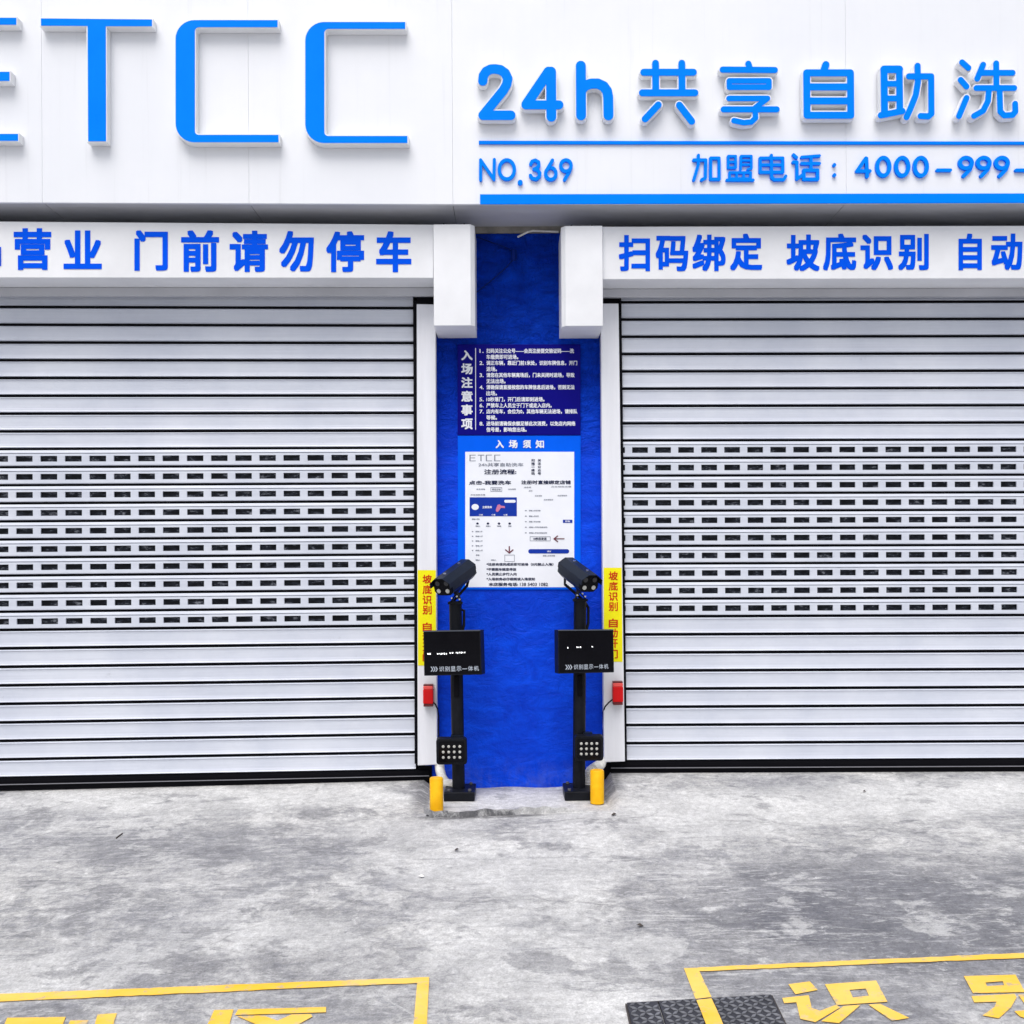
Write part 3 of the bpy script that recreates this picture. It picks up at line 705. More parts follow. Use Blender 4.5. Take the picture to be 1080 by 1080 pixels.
# ------------------------------------------------------------------ notices on the pillar
def W(off): return lambda x, y: at(x, y, off)
def board(x0, y0, x1, y1, th):
    fr = [at(x0, y0, -th), at(x1, y0, -th), at(x1, y1, -th), at(x0, y1, -th)]
    m = MB(); m.hexa(fr, [Vector((v.x, -.0005, v.z)) for v in fr]); return m
nb = thing('notice_board', at(547, 459, 0), 'navy notice of eight numbered entry rules in white', 'notice')
board(482.6, 363.2, 612.2, 458.6, .012).build('panel', M['navy'], nb, bevel=.001)
cz = Conv(8.308, 485, 358)
t = MB(); to = W(-.0135)
for ch, (ya, yb) in zip('入场注意事项', ((95, 182), (210, 305), (330, 425), (450, 545), (570, 666), (693, 788))):
    a = cz((12, ya)); b = cz((112, yb)); put('title_character', M['inkwhite'], nb, lambda t: write(t, ch, (a[0], a[1], b[0], b[1]), to, .034))
t = MB(); a = cz((135, 76)); b = cz((141, 790)); rect(t, a[0], a[1], b[0], b[1], to); t.build('rule_line', M['inkwhite'], nb, fix=False)
RULES = [('1.', '扫码关注公众号——会员注册提交验证码——洗', 1000), ('', '车缴费即可进场。', 512), ('2.', '调正车辆，靠近门前1米处，识别车牌信息，开门', 1028), ('', '进场。', 325), ('3.', '请您在其他车辆离场后，门未关闭时进场，导致', 1005), ('', '无法出场。', 400),
         ('4.', '请确保请直接按您的车牌信息后进场，否则无法', 1005), ('', '出场。', 325), ('5.', '10秒落门，开门后请即刻进场。', 742), ('6.', '严禁车上人员立于门下或走入店内。', 805), ('7.', '店内有车，会位为0，其他车辆无法进场，请排队', 1030), ('', '等候。', 325),
         ('8.', '进场前请确保余额足够此次消费，以免店内网络', 1012), ('', '信号差，影响您出场。', 585)]
for i, (nm, tx, xe) in enumerate(RULES):
    yc = 358+(100+i*53.1)/8.308
    if nm: put('rule_number', M['inkwhite'], nb, lambda t: write(t, nm, (485+172/8.308, yc-1.9, 485+208/8.308, yc+2.1), to, .03))
    put('text_line', M['inkwhite'], nb, lambda t: write(t, tx, (485+232/8.308, yc-2.5, 485+xe/8.308, yc+2.5), to, .026))
adopt(nb)

pb = thing('registration_poster', at(547, 621, 0), 'bright blue registration guide poster with white sheet, below navy notice', 'poster')
board(482.8, 459.6, 612.4, 621.6, .010).build('panel', M['posterblue'], pb, bevel=.001)
sh = MB(); to0 = W(-.0115); rect(sh, 490.7, 476.5, 605.6, 619.3, to0); sh.build('sheet', M['sheet'], pb, fix=False)
to = W(-.0128); to2 = W(-.0138)
ca = Conv(7.714, 480, 455); cb = Conv(7.714, 480, 530)
def bb(cv, x0, y0, x1, y1):
    a = cv((x0, y0)); b = cv((x1, y1)); return (a[0], a[1], b[0], b[1])
t = MB()
for ch, x0, x1 in (('入', 330, 397), ('场', 437, 508), ('须', 552, 617), ('知', 655, 723)): put('title_character', M['inkwhite'], pb, lambda t: write(t, ch, bb(ca, x0, 70, x1, 136), to, .034))
t = MB()
# thin grey letters like the big sign
for x0, kind in ((117, 'E'), (185, 'T'), (250, 'C'), (318, 'C')):
    y0, y1 = 190, 242
    if kind == 'T':
        rect(t, *bb(ca, x0, y0, x0+52, y0+6), to); rect(t, *bb(ca, x0+21, y0+6, x0+30, y1), to)
    else:
        rect(t, *bb(ca, x0, y0, x0+50, y0+5), to); rect(t, *bb(ca, x0, y0+5, x0+9, y1-5), to); rect(t, *bb(ca, x0, y1-5, x0+50, y1), to)
        if kind == 'E': rect(t, *bb(ca, x0+9, y0+23, x0+46, y0+28), to)
t.build('emblem', M['inkgrey'], pb, fix=False)
def line(tx, box, bold, mat='ink', name='text_line', where=None): put(name, M[mat], pb, lambda t: write(t, tx, box, where or to, bold))
line('点击-我要洗车', bb(ca, 113, 400, 455, 434), .035); line('注册时直接绑定店铺', bb(ca, 538, 398, 940, 431), .035)
line('注册流程:', bb(ca, 236, 308, 498, 350), .03)
t1, t2 = MB(), MB()
for i, ch in enumerate('扫描二维码'): write(t1, ch, bb(ca, 620, 224+27*i, 648, 224+27*i+(22 if ch != '二' else 14)), to, .03)
for i, ch in enumerate('关注公众号'): write(t2, ch, bb(ca, 672, 224+27*i, 699, 224+27*i+22), to, .03)
t1.build('text_line', M['ink'], pb, fix=False); t2.build('text_line', M['ink'], pb, fix=False)
for tx, xa, xe, y in (('*注册充值完成后即可进场（0元禁止入场）', 255, 800, 503), ('*不要跟车随意停放', 255, 498, 544), ('*人员禁止步行入内', 255, 500, 583), ('*入场前务必仔细阅读入场须知', 255, 650, 623)):
    line(tx, bb(cb, xa, y-12, xe, y+12), .04)
line('本店服务电话:', bb(cb, 273, 652, 512, 680), .04); line('138 5403 1082', bb(cb, 527, 653, 755, 679), .025)
line('24h共享自助洗车', bb(ca, 190, 256, 555, 286), .02, 'inkgrey')
for (x0, x1, y) in ((172, 245, 470), (430, 495, 470), (125, 245, 516), (560, 618, 455), (780, 945, 450), (598, 630, 483), (648, 708, 524), (832, 912, 522), (720, 798, 556)):
    line('点击领取优惠'[:max(2, int((x1-x0)/15))], bb(ca, x0, y-6, x1, y+6), .02, 'inkgrey', 'small_print')
for (x0, x1, y) in ((135, 200, 135), (165, 205, 192), (250, 290, 192), (340, 375, 192), (432, 458, 192), (165, 222, 236), (165, 225, 275), (165, 225, 313), (165, 225, 352), (165, 225, 390), (168, 198, 428), (165, 205, 468), (292, 335, 468),
                    (600, 695, 66), (600, 680, 111), (600, 695, 156), (600, 750, 201), (600, 748, 247), (712, 812, 433)):
    line('请输入手机号验证码'[:max(2, int((x1-x0)/13))], bb(cb, x0, y-6, x1, y+6), .03, 'inkgrey', 'small_print')
def border(mb, cv, x0, y0, x1, y1, w_, to):
    rect(mb, *bb(cv, x0, y0, x1, y0+w_), to); rect(mb, *bb(cv, x0, y1-w_, x1, y1), to); rect(mb, *bb(cv, x0, y0+w_, x0+w_, y1-w_), to); rect(mb, *bb(cv, x1-w_, y0+w_, x1, y1-w_), to)
for y in (236, 275, 313, 352, 390): put('icon', M['inkgrey'], pb, lambda t: rect(t, *bb(cb, 136, y-4, 148, y+4), to))
for y in (66, 111, 156, 201, 247): put('icon', M['inkgrey'], pb, lambda t: rect(t, *bb(cb, 568, y-4, 582, y+4), to))
for cv_, x0, y0, x1, y1 in ((ca, 288, 455, 382, 490), (cb, 402, 425, 484, 482), (cb, 608, 276, 776, 314)):
    put('box_frame', M['inkgrey'], pb, lambda t: border(t, cv_, x0, y0, x1, y1, 4, to))
line('绑定店铺', bb(ca, 300, 464, 370, 481), .02, 'inkgrey', 'small_print')
for x in (182, 267, 357, 444): put('icon', M['ink'], pb, lambda t: t.face([to(*cb((x+11*math.cos(R(a)), 171+9*math.sin(R(a))))) for a in range(0, 360, 45)]))
line('10秒后发送', bb(cb, 635, 284, 745, 306), .03)
maroon = paint('ink_maroon', (.13, .012, .03), .5)
for quads in (([(436, 355), (446, 355), (446, 400), (436, 400)], [(404, 384), (412, 380), (441, 404), (441, 416)], [(441, 404), (470, 380), (477, 386), (441, 416)]),
              ([(815, 291), (890, 291), (890, 299), (815, 299)], [(798, 295), (832, 268), (840, 273), (812, 295)], [(798, 295), (812, 295), (840, 317), (832, 323)])):
    t = MB()
    for q_ in quads: t.face([to2(*cb(q)) for q in q_])
    t.build('arrow', maroon, pb, fix=False)
def pill(mb, cv, x0, y0, x1, y1, to):
    a = cv((x0, y0)); b = cv((x1, y1)); r = (b[1]-a[1])/2
    mb.face([to(x, y) for x, y in capsule((a[0]+r, (a[1]+b[1])/2), (b[0]-r, (a[1]+b[1])/2), r)])
put('banner', M['inkblue'], pb, lambda t: rect(t, *bb(ca, 118, 536, 502, 690), to))
put('button', M['inkblue'], pb, lambda t: pill(t, cb, 595, 379, 928, 415, to)); put('button', M['inkblue'], pb, lambda t: rect(t, *bb(cb, 877, 140, 954, 166), to))
put('icon', M['inkwhite'], pb, lambda t: t.face([to2(*ca((163+30*math.cos(R(a)), 615+25*math.sin(R(a))))) for a in range(0, 360, 30)]))
put('button', M['inkwhite'], pb, lambda t: pill(t, ca, 400, 557, 493, 580, to2))
line('立即洗车', bb(ca, 222, 606, 300, 626), .03, 'inkwhite', 'small_print', to2)
for x in (210, 312, 410): line('订单', bb(ca, x-16, 672, x+16, 686), .02, 'inkwhite', 'small_print', to2)
line('提交', bb(cb, 750, 391, 780, 404), .02, 'inkwhite', 'small_print', to2); line('获取', bb(cb, 895, 146, 935, 160), .02, 'inkwhite', 'small_print', to2)
t = MB()
t.face([to2(*ca(q)) for q in ((330, 640), (345, 598), (362, 592), (372, 604), (405, 608), (405, 624), (372, 622), (352, 652), (338, 655))])
t.build('illustration', paint('ink_pink', (.55, .16, .30), .5), pb, fix=False)
adopt(pb)

# ------------------------------------------------------------------ yellow warning strips on the rails
def strip(label, x0t, x1t, x0b, x1b, y0, y1, cx, ys, h=9.4, w_=9.6):
    yb = -.0868; t = None
    o = thing('warning_strip', at((x0b+x1b)/2, y1, -.085), label, 'sticker', 'yellow warning strips on the guide rails')
    m = MB(); m.face([at(x0t, y0, yb), at(x1t, y0, yb), at(x1b, y1, yb), at(x0b, y1, yb)]); m.build('backing', M['sticker'], o, fix=False)
    t = MB()
    for ch, y in zip('坡底识别自动开门', ys): put('character', M['stickerred'], o, lambda t: write(t, ch, (cx-w_/2, y, cx+w_/2, y+h), W(yb-.0015), .022))
    adopt(o)
strip('yellow strip of red characters on the rail behind left post', 440.6, 459.6, 440.9, 460, 601.3, 702, 450.5, (606, 617, 628, 638.5, 656.5, 667, 677.5, 688))
strip('yellow strip of red characters on the rail behind right post', 636.8, 655.6, 637, 656.6, 598.8, 698, 646.8, (602.6, 613.5, 624.4, 635, 652.4, 663, 674, 685))

# ------------------------------------------------------------------ red alarm boxes with their cables
def alarm(label, x0, x1, y0, y1, cable):
    o = thing('alarm_box', at((x0+x1)/2, y1, -.085), label, 'alarm', 'red alarm boxes on the guide rails')
    a = at(x0, y0, -.145); b = at(x1, y1, -.145); h = a.z-b.z
    m = MB(); m.box(a.x, b.x, -.145, -.0865, b.z+.13*h, b.z+.78*h); m.build('body', M['red'], o, bevel=.004)
    m = MB(); m.box(a.x+.001, b.x-.001, -.143, -.0865, b.z+.782*h, b.z+.94*h); m.build('lamp_lens', M['redlight'], o, bevel=.005)
    m = MB(); m.box(a.x+.001, b.x-.001, -.141, -.0865, b.z+.942*h, a.z); m.box(a.x+.002, b.x-.002, -.14, -.0865, b.z, b.z+.128*h); m.build('end_cap', M['darkred'], o, bevel=.003)
    m = MB(); m.tube([at(x, y, yy) for x, y, yy in cable], .0045, 6); m.build('cable', M['cable'], o, smooth=True)
    adopt(o)
alarm('red alarm box on the left rail, beside the left post', 446.1, 456.8, 722.3, 745.4, [(456, 740, -.12), (459, 742.5, -.12), (461.6, 748, -.10), (462.8, 757, -.05), (462.4, 770, -.03), (463.4, 785, -.03), (463, 803, -.03)])
alarm('red alarm box on the right rail, beside the right post', 646.4, 657.4, 719, 743.7, [(647, 737, -.12), (642, 741, -.12), (638, 745.5, -.11), (636.2, 751, -.06), (636.6, 766, -.03), (635.6, 780, -.03), (636, 802, -.03)])

# ------------------------------------------------------------------ plate-reader posts
def oriented(front, back, prof_f, prof_b=None):
    """section along the axis back -> front; returns placer"""
    ax = (Vector(front)-Vector(back)); ln = ax.length; ax.normalize()
    sx = ax.cross(Vector((0, 0, 1))).normalized(); uz = sx.cross(ax)
    return lambda u, v, t: Vector(back)+ax*(t*ln)+sx*u+uz*v
def post(label, sgn, cx_top, cx_bot, pole_top, base, camf, camb, disp, dside, flood, text_leds, txbox, yaw):
    """sgn -1: left post, its camera looks to the lower left"""
    Yp = -.26
    pb_ = at(cx_bot, 838, Yp)
    o = thing('recognition_post', (pb_.x, Yp, 0), label, 'camera post', 'plate recognition posts before the blue pillar')
    x0, x1 = base
    m = MB(); a = at(x0, 844, -.38).x; b = at(x1, 844, -.38).x
    m.box(a, b, -.385, -.13, .002, .058); m.build('base_plate', M['blackmetal'], o, bevel=.006)
    for bx1 in (a+.03, b-.03):
        for by in (-.355, -.16):
            k = MB(); k.tube([(bx1, by, .0585), (bx1, by, .070)], .010, 6); k.build('bolt', M['boltsteel'], o)
    pt = at(cx_top, pole_top, Yp)
    m = MB(); r = .0385
    m.tube([(pb_.x, Yp, .055), pt], r, 24); m.build('pole', M['blackmetal'], o, smooth=True)
    m = MB(); q = pt.lerp(Vector((pb_.x, Yp, .055)), .5)
    m.box(q.x-.016, q.x+.016, Yp-.052, Yp-.030, at(500, 722, Yp).z-.07, at(500, 722, Yp).z+.06); m.build('cable_boot', M['gasket'], o, bevel=.004)
    # camera
    F_ = at(*camf, -.44); B_ = at(*camb, -.15); pl = oriented(F_, B_, None)
    hw, hh, c = .064, .058, .026
    prof = [(-hw, -hh+c), (-hw+c, -hh), (hw-c, -hh), (hw, -hh+c), (hw, hh-c*1.1), (hw-c*1.5, hh), (-hw+c*1.5, hh), (-hw, hh-c*1.1)]
    m = MB(); N = len(prof); stations = [(0, .80), (.03, .97), (.10, 1), (.93, 1), (.94, .97)]
    b0 = 0
    for t_, s_ in stations: m.v += [tuple(pl(u*s_, v*s_, t_)) for u, v in prof]
    for i in range(len(stations)-1):
        for j in range(N):
            k = (j+1) % N; m.f.append((i*N+j, i*N+k, (i+1)*N+k, (i+1)*N+j)); m.m.append(0)
    m.f.append(tuple(range(N))); m.m.append(0); m.f.append(tuple(range(len(m.v)-1, len(m.v)-N-1, -1))); m.m.append(0)
    cam_o = m.build('camera', M['housing'], o, bevel=.003)
    # sun shield lip and black front
    m = MB(); hp = [(-hw-.004, hh-c*1.1), (-hw+c*1.5-.002, hh+.004), (hw-c*1.5+.002, hh+.004), (hw+.004, hh-c*1.1), (hw+.004, hh-c*1.1-.03), (hw+.0005, hh-c*1.1-.03), (hw+.0005, hh-c*1.1), (hw-c*1.5, hh+.0008), (-hw+c*1.5, hh+.0008), (-hw-.0005, hh-c*1.1), (-hw-.0005, hh-c*1.1-.03), (-hw-.004, hh-c*1.1-.03)]
    A = [pl(u, v, .05) for u, v in hp]; Bk = [pl(u, v, 1.05) for u, v in hp]; n_ = len(hp)
    m.v += [tuple(v) for v in A+Bk]
    for j in range(n_):
        k = (j+1) % n_; m.f.append((j, k, n_+k, n_+j)); m.m.append(0)
    m.f.append(tuple(range(n_))); m.m.append(0); m.f.append(tuple(range(2*n_-1, n_-1, -1))); m.m.append(0)
    m.build('sun_shield', M['housing'], cam_o)
    m = MB(); m.prism([pl(u*.93, v*.93, .941) for u, v in prof], pl(0, 0, .965)-pl(0, 0, .941)); m.build('front_glass', M['glossblack'], cam_o)
    for u, v, r_, mt in ((-.030, .022, .015, 'lens'), (.030, .022, .015, 'lens'), (-.030, -.026, .013, 'ledlens'), (.030, -.026, .013, 'ledlens')):
        m = MB(); m.tube([pl(u, v, .966), pl(u, v, .978)], r_, 14); m.build('lens', M[mt], cam_o)
    for t_ in (.28, .82):
        m = MB(); m.tube([pl(sgn*-.0, hh+.0035, t_), pl(0, hh+.010, t_)], .0085, 8); m.build('screw', M['chrome'], cam_o)
    # bracket under the camera
    mid = pl(0, -hh-.001, .42); m = MB()
    for dx in (-.036, .036):
        q0 = pl(dx, -hh+.01, .36); q1 = pl(dx, -hh+.01, .60)
        m.hexa([q0, q1, Vector((pt.x+dx+.0, Yp-.03, pt.z-.012)), Vector((pt.x+dx, Yp+.03, pt.z-.012))], [v+Vector((.005, 0, 0)) for v in (q0, q1, Vector((pt.x+dx, Yp-.03, pt.z-.012)), Vector((pt.x+dx, Yp+.03, pt.z-.012)))])
    m.box(pt.x-.044, pt.x+.044, Yp-.042, Yp+.042, pt.z-.018, pt.z-.004)
    m.build('bracket', M['blackmetal'], cam_o)
    m = MB()
    for dx, dz in ((-.02, .02), (.012, .03), (.028, .012)): m.tube([(pt.x+dx, Yp-.05, pt.z+dz), (pt.x+dx, Yp-.036, pt.z+dz)], .0055, 8)
    m.build('bolt', M['chrome'], cam_o)
    m = MB(); m.tube([pl(.02*sgn, -hh+.01, .12), pl(.01, -hh-.05, .10), (pt.x-.03*sgn*-1, Yp+.03, pt.z-.02), (pt.x+.052, Yp+.02, pt.z-.06), (pt.x+.050, Yp+.01, pt.z-.15), (pt.x+.034, Yp, pt.z-.21)], .009, 8)
    m.build('cable', M['cable'], cam_o, smooth=True)
    # display
    tl, tr, brr, bl = disp; ya, yb = yaw
    q = [at(*tl, ya), at(*tr, yb), at(*brr, yb-.01), at(*bl, ya-.01)]
    nrm = (q[1]-q[0]).cross(q[3]-q[0]).normalized()
    if nrm.y > 0: nrm = -nrm
    bkd = -nrm*.085
    m = MB(); m.hexa(q, [v+bkd for v in q]); d_o = m.build('display', M['blackmetal'], o, bevel=.004)
    def scr(u, v, off=.0): return q[0]*(1-u)*(1-v)+q[1]*u*(1-v)+q[2]*u*v+q[3]*(1-u)*v + nrm*off
    m = MB(); fr = [scr(.018, .03, .001), scr(.982, .03, .001), scr(.982, .97, .001), scr(.018, .97, .001)]; m.prism(fr, -nrm*.0035); m.build('screen', M['glossblack'], d_o)
    m = MB(); m.prism([scr(0, -.004, .004), scr(1, -.004, .004), scr(1, .022, .004), scr(0, .022, .004)], -nrm*.0035); m.build('bezel', paint('bezel_grey', (.06, .07, .09), .35), d_o)  # lighter grey strip standing in for the highlight along the top edge
    # emblem arrows, printed name of the unit
    m = MB(); u0, v0, u1, v1 = txbox
    for k in range(3):
        uu = u0+k*.040
        for flip in (0, 1):
            va, vm, vb_ = (v0, (v0+v1)/2, v1)
            if flip: m.face([scr(uu+.030, vm, .0025), scr(uu+.046, vm, .0025), scr(uu+.018, vb_, .0025), scr(uu+.0, vb_, .0025)])
            else: m.face([scr(uu+.0, va, .0025), scr(uu+.018, va, .0025), scr(uu+.046, vm, .0025), scr(uu+.030, vm, .0025)])
    chars = '识别显示一体机'; st_ = u0+.145; w_ = (u1-st_)/7
    for k, ch in enumerate(chars):
        v, f, _ = glyphs(ch, .008); b1 = len(m.v); hv = (v1-v0) if ch != '一' else (v1-v0)*.12; vo = v0 if ch != '一' else (v0+v1)/2
        m.v += [tuple(scr(st_+w_*(k+.06+.86*a), vo+hv*(1-b), .0025)) for a, b in v]
        for ff in f: m.f.append(tuple(b1+i for i in ff)); m.m.append(0)
    m.build('lettering', M['screenink'], d_o, fix=False)
    m = MB()
    for (u, v, du) in text_leds:
        uu = u
        while uu < u+du:
            wd = random.uniform(.010, .026); hv = random.uniform(.012, .020); vv = v+random.uniform(-.005, .005); sk = random.uniform(-.008, .008)
            m.face([scr(uu+sk, vv-hv, .0025), scr(uu+wd*.8+sk, vv-hv*.8, .0025), scr(uu+wd, vv+hv, .0025), scr(uu, vv+hv*.8, .0025)])
            uu += wd + random.uniform(.008, .018)
    m.build('led_row', M['ledon'], d_o, fix=False)
    # floodlight
    fx0, fy0, fx1, fy1 = flood; ya = -.375
    a = at(fx0, fy0, ya); b = at(fx1, fy1, ya); cc = (a+b)/2; hw2 = (b.x-a.x)/2; hh2 = (a.z-b.z)/2
    ol = []
    rr = .018
    for ccx, ccz, a0 in ((hw2-rr, hh2-rr, 0), (-hw2+rr, hh2-rr, 90), (-hw2+rr, -hh2+rr, 180), (hw2-rr, -hh2+rr, 270)):
        ol += [(ccx+rr*math.cos(R(a0+i*22.5)), ccz+rr*math.sin(R(a0+i*22.5))) for i in range(5)]
    ti = .14
    def fl(u, v, d): return Vector((cc.x+u, ya+d*math.cos(ti)-v*math.sin(ti), cc.z+v*math.cos(ti)+d*math.sin(ti)))
    m = MB(); m.prism([fl(u, v, 0) for u, v in ol], fl(0, 0, .05)-fl(0, 0, 0)); lo_ = m.build('floodlight', M['blackmetal'], o, bevel=.003)
    m = MB(); m.prism([fl(u*.84, v*.80, -.003) for u, v in ol], fl(0, 0, .004)-fl(0, 0, 0)); m.build('light_panel', M['glossblack'], lo_)
    for i in range(4):
        for j in range(3):
            u = (i-1.5)*hw2*.36+hw2*.10*-sgn*0; v = (1-j)*hh2*.42
            m = MB(); m.tube([fl(u, v, -.0035), fl(u, v, -.008)], [.0088, .006], 10); m.build('led', M['ledlens'], lo_)
    m = MB()
    m.box(cc.x-hw2*.2+sgn*-.01, cc.x+hw2*.75 if sgn < 0 else cc.x+hw2*.3, ya+.052, Yp, cc.z+hh2*.95, cc.z+hh2*.95+.012)
    m.build('lamp_bracket', M['housing'], lo_)
    adopt(o)
post('left post, camera aimed lower left, before the blue pillar', -1, 480.3, 483.8, 634, (468, 500.6), (465.8, 619.8), (493.4, 598.8),
     ((446.4, 665.4), (506.6, 664.4), (508, 711.6), (447.2, 712.8)), None, (460, 779, 492.5, 807), [(.07, .51, .04), (.24, .515, .17), (.46, .50, .04), (.565, .50, .17)], (.12, .80, .965, .91), (-.34, -.42))
post('right post, camera aimed lower right, before the blue pillar', 1, 611.8, 610.6, 631, (595.5, 637), (622.6, 616), (597.4, 597),
     ((588.6, 664.4), (647, 663.8), (647.8, 709.2), (589, 710.6)), None, (606, 776.2, 636.5, 803), [(.16, .405, .03), (.33, .40, .07), (.60, .395, .03)], (.12, .80, .90, .91), (-.42, -.34))

# ------------------------------------------------------------------ bollards and conduits
def bollard(label, x0, x1, ytop, ybot, y):
    a = at(x0, ybot, y); b = at(x1, ytop, y); cx = (a.x+b.x)/2; r = (b.x-a.x)/2
    z0 = a.z - .004
    m = MB(); m.tube([(cx, y, z0), (cx, y, b.z-.006), (cx, y, b.z)], [r, r, r*.90], 28)
    o = m.build('bollard', M['yellow'], smooth=True); tag(o, label, 'bollard', 'short yellow bollards before the plinth')
bollard('short yellow bollard before the left post', 453.3, 467.4, 820, 855, -.60)
bollard('short yellow bollard before the right post', 622.6, 637, 812, 846.2, -.46)
def conduit(label, pts, r):
    pp = [at(x, y, yy) for x, y, yy in pts]; fine = []
    for i in range(len(pp)-1):
        for k in range(10): fine.append(pp[i].lerp(pp[i+1], k/10))
    m = MB(); m.tube(fine, [r*(1 if i % 2 else .86) for i in range(len(fine))], 10)
    tag(m.build('conduit', M['conduit'], smooth=True), label, 'conduit', 'white corrugated conduits at the pillar foot')
conduit('white corrugated conduit bending behind the left bollard', [(463.5, 806, -.05), (464, 812, -.08), (466, 820, -.12), (470, 826, -.16), (477, 827.5, -.19), (481, 831, -.21)], .031)
conduit('white corrugated conduit bending behind the right bollard', [(634.5, 802, -.05), (633, 807, -.10), (628, 809.5, -.14), (622, 814, -.16), (620, 823, -.17), (619, 836, -.17)], .034)

# wires at the pillar head
m = MB(); m.tube([at(x, y, yy) for x, y, yy in ((503, 308, -.012), (512, 301, -.014), (524, 291, -.014), (534, 282, -.014), (541, 274, -.016), (542, 268, -.02), (536, 262, -.016), (522, 257, -.014), (503, 250, -.012))], .0045, 8)
m.tube([at(541.5, 275, -.018), at(541.8, 270, -.026), at(541.6, 264, -.018)], .018, 10)
tag(m.build('cable', paint('painted_cable', (.001, .015, .17), .5, spec=.1), smooth=True), 'dark cable looping over the top of blue pillar', 'cable')
m = MB(); m.tube([at(546, 250, -.03), at(557, 244.5, -.06), at(562, 243.4, -.03), at(589, 244.5, -.02)], .006, 8)
tag(m.build('wire', M['conduit'], smooth=True), 'short white wire under the soffit above blue pillar', 'wire')

# ------------------------------------------------------------------ road markings
def flat(mb, pts, lift=.004, div=None):
    mb.face([ground_pt(x, y, lift) for x, y in pts])
def band(mb, p0, p1, q0, q1, n, lift=.004):
    for i in range(n):
        a, b = i/n, (i+1)/n
        if i == 0: ja = jb = (0, 0)
        ja = jb; jb = (random.uniform(-.35, .35), random.uniform(-.35, .35))
        mix_ = lambda u, v, t: (u[0]+(v[0]-u[0])*t, u[1]+(v[1]-u[1])*t)
        g_ = lambda u, v, t, dy: ground_pt(mix_(u, v, t)[0], mix_(u, v, t)[1]+dy, lift)
        mb.face([g_(p0, p1, a, ja[0]), g_(p0, p1, b, jb[0]), g_(q0, q1, b, jb[1]), g_(q0, q1, a, ja[1])])
m = MB()
band(m, (-260, 1058.5), (452.7, 1030.3), (-260, 1068), (440, 1036.6), 60)
m.face([ground_pt(x, y, .0042) for x, y in ((440, 1036.6), (452.7, 1030.3), (450.2, 1080), (436.2, 1080))])
m.face([ground_pt(x, y, .0044) for x, y in ((436.2, 1080), (450.2, 1080), (445, 1190), (428, 1190))])
tag(m.build('road_marking', M['roadpaint']), kind='structure')
m = MB()
band(m, (721.3, 1021), (1300, 994.8), (737.6, 1024.2), (1300, 1001), 60)
m.face([ground_pt(x, y, .0042) for x, y in ((721.3, 1021), (737.6, 1024.2), (750.5, 1051.5), (733.6, 1053.4))])
tag(m.build('road_marking', M['roadpaint']), kind='structure')
cg = Conv(2, 540, 800); ch4 = Conv(4.909, 860, 980); cl1 = Conv(6.75, 0, 1000); cl2 = Conv(3.375, 180, 1000)
def chars(polys, name='road_lettering'):
    m = MB()
    for cv, pts in polys:
        m.face([ground_pt(*cv(p), .0045) for p in pts])
    return m
Pt = []
def quad_frame(cv, o, i):
    return [(cv, [o[k], o[(k+1) % 4], i[(k+1) % 4], i[k]]) for k in range(4)]
right = [(cg, [(583, 476), (628, 470), (645, 488), (598, 497)]), (cg, [(570, 505), (626, 499), (632, 526), (650, 532), (684, 519), (692, 525), (640, 556), (608, 549), (600, 514), (574, 516)]),
         (cg, [(700, 522), (736, 519), (690, 558), (652, 554)]), (cg, [(752, 519), (776, 517), (838, 547), (802, 553)])]
right += quad_frame(cg, [(660, 476), (768, 468), (792, 513), (685, 520)], [(712, 488), (746, 485), (753, 500), (719, 504)])
right += quad_frame(ch4, [(768, 242), (1036, 235), (1086, 325), (816, 331)], [(880, 276), (970, 269), (978, 290), (888, 294)])
right += [(ch4, [(808, 346), (1032, 334), (1042, 352), (1012, 405), (950, 461), (865, 446), (928, 402), (938, 375), (822, 379)]), (ch4, [(1050, 340), (1120, 334), (1140, 380), (1082, 384)]), (ch4, [(1030, 424), (1090, 418), (1150, 440), (1120, 470), (1060, 452)])]
R1 = [q for q in right if max(p[0] for p in q[1]) < 900 and q[0] is cg]; R2 = [q for q in right if q not in R1]
for q_ in (R1, R2): tag(chars(q_).build('road_lettering', M['roadpaint']), kind='structure')
left = [(cl1, [(52, 495), (468, 489), (440, 560), (20, 566)]), (cl1, [(500, 515), (632, 512), (590, 580), (470, 582)]), (cl1, [(695, 470), (832, 463), (790, 590), (660, 592)]),
        (cl2, [(155, 220), (224, 218), (200, 300), (118, 300)]), (cl2, [(240, 218), (553, 209), (553, 228), (228, 238)]),
        (cl2, [(236, 242), (330, 239), (380, 258), (430, 236), (500, 234), (505, 243), (430, 285), (345, 288)])]
for cv_ in (cl1, cl2): tag(chars([q for q in left if q[0] is cv_]).build('road_lettering', M['roadpaint']), kind='structure')

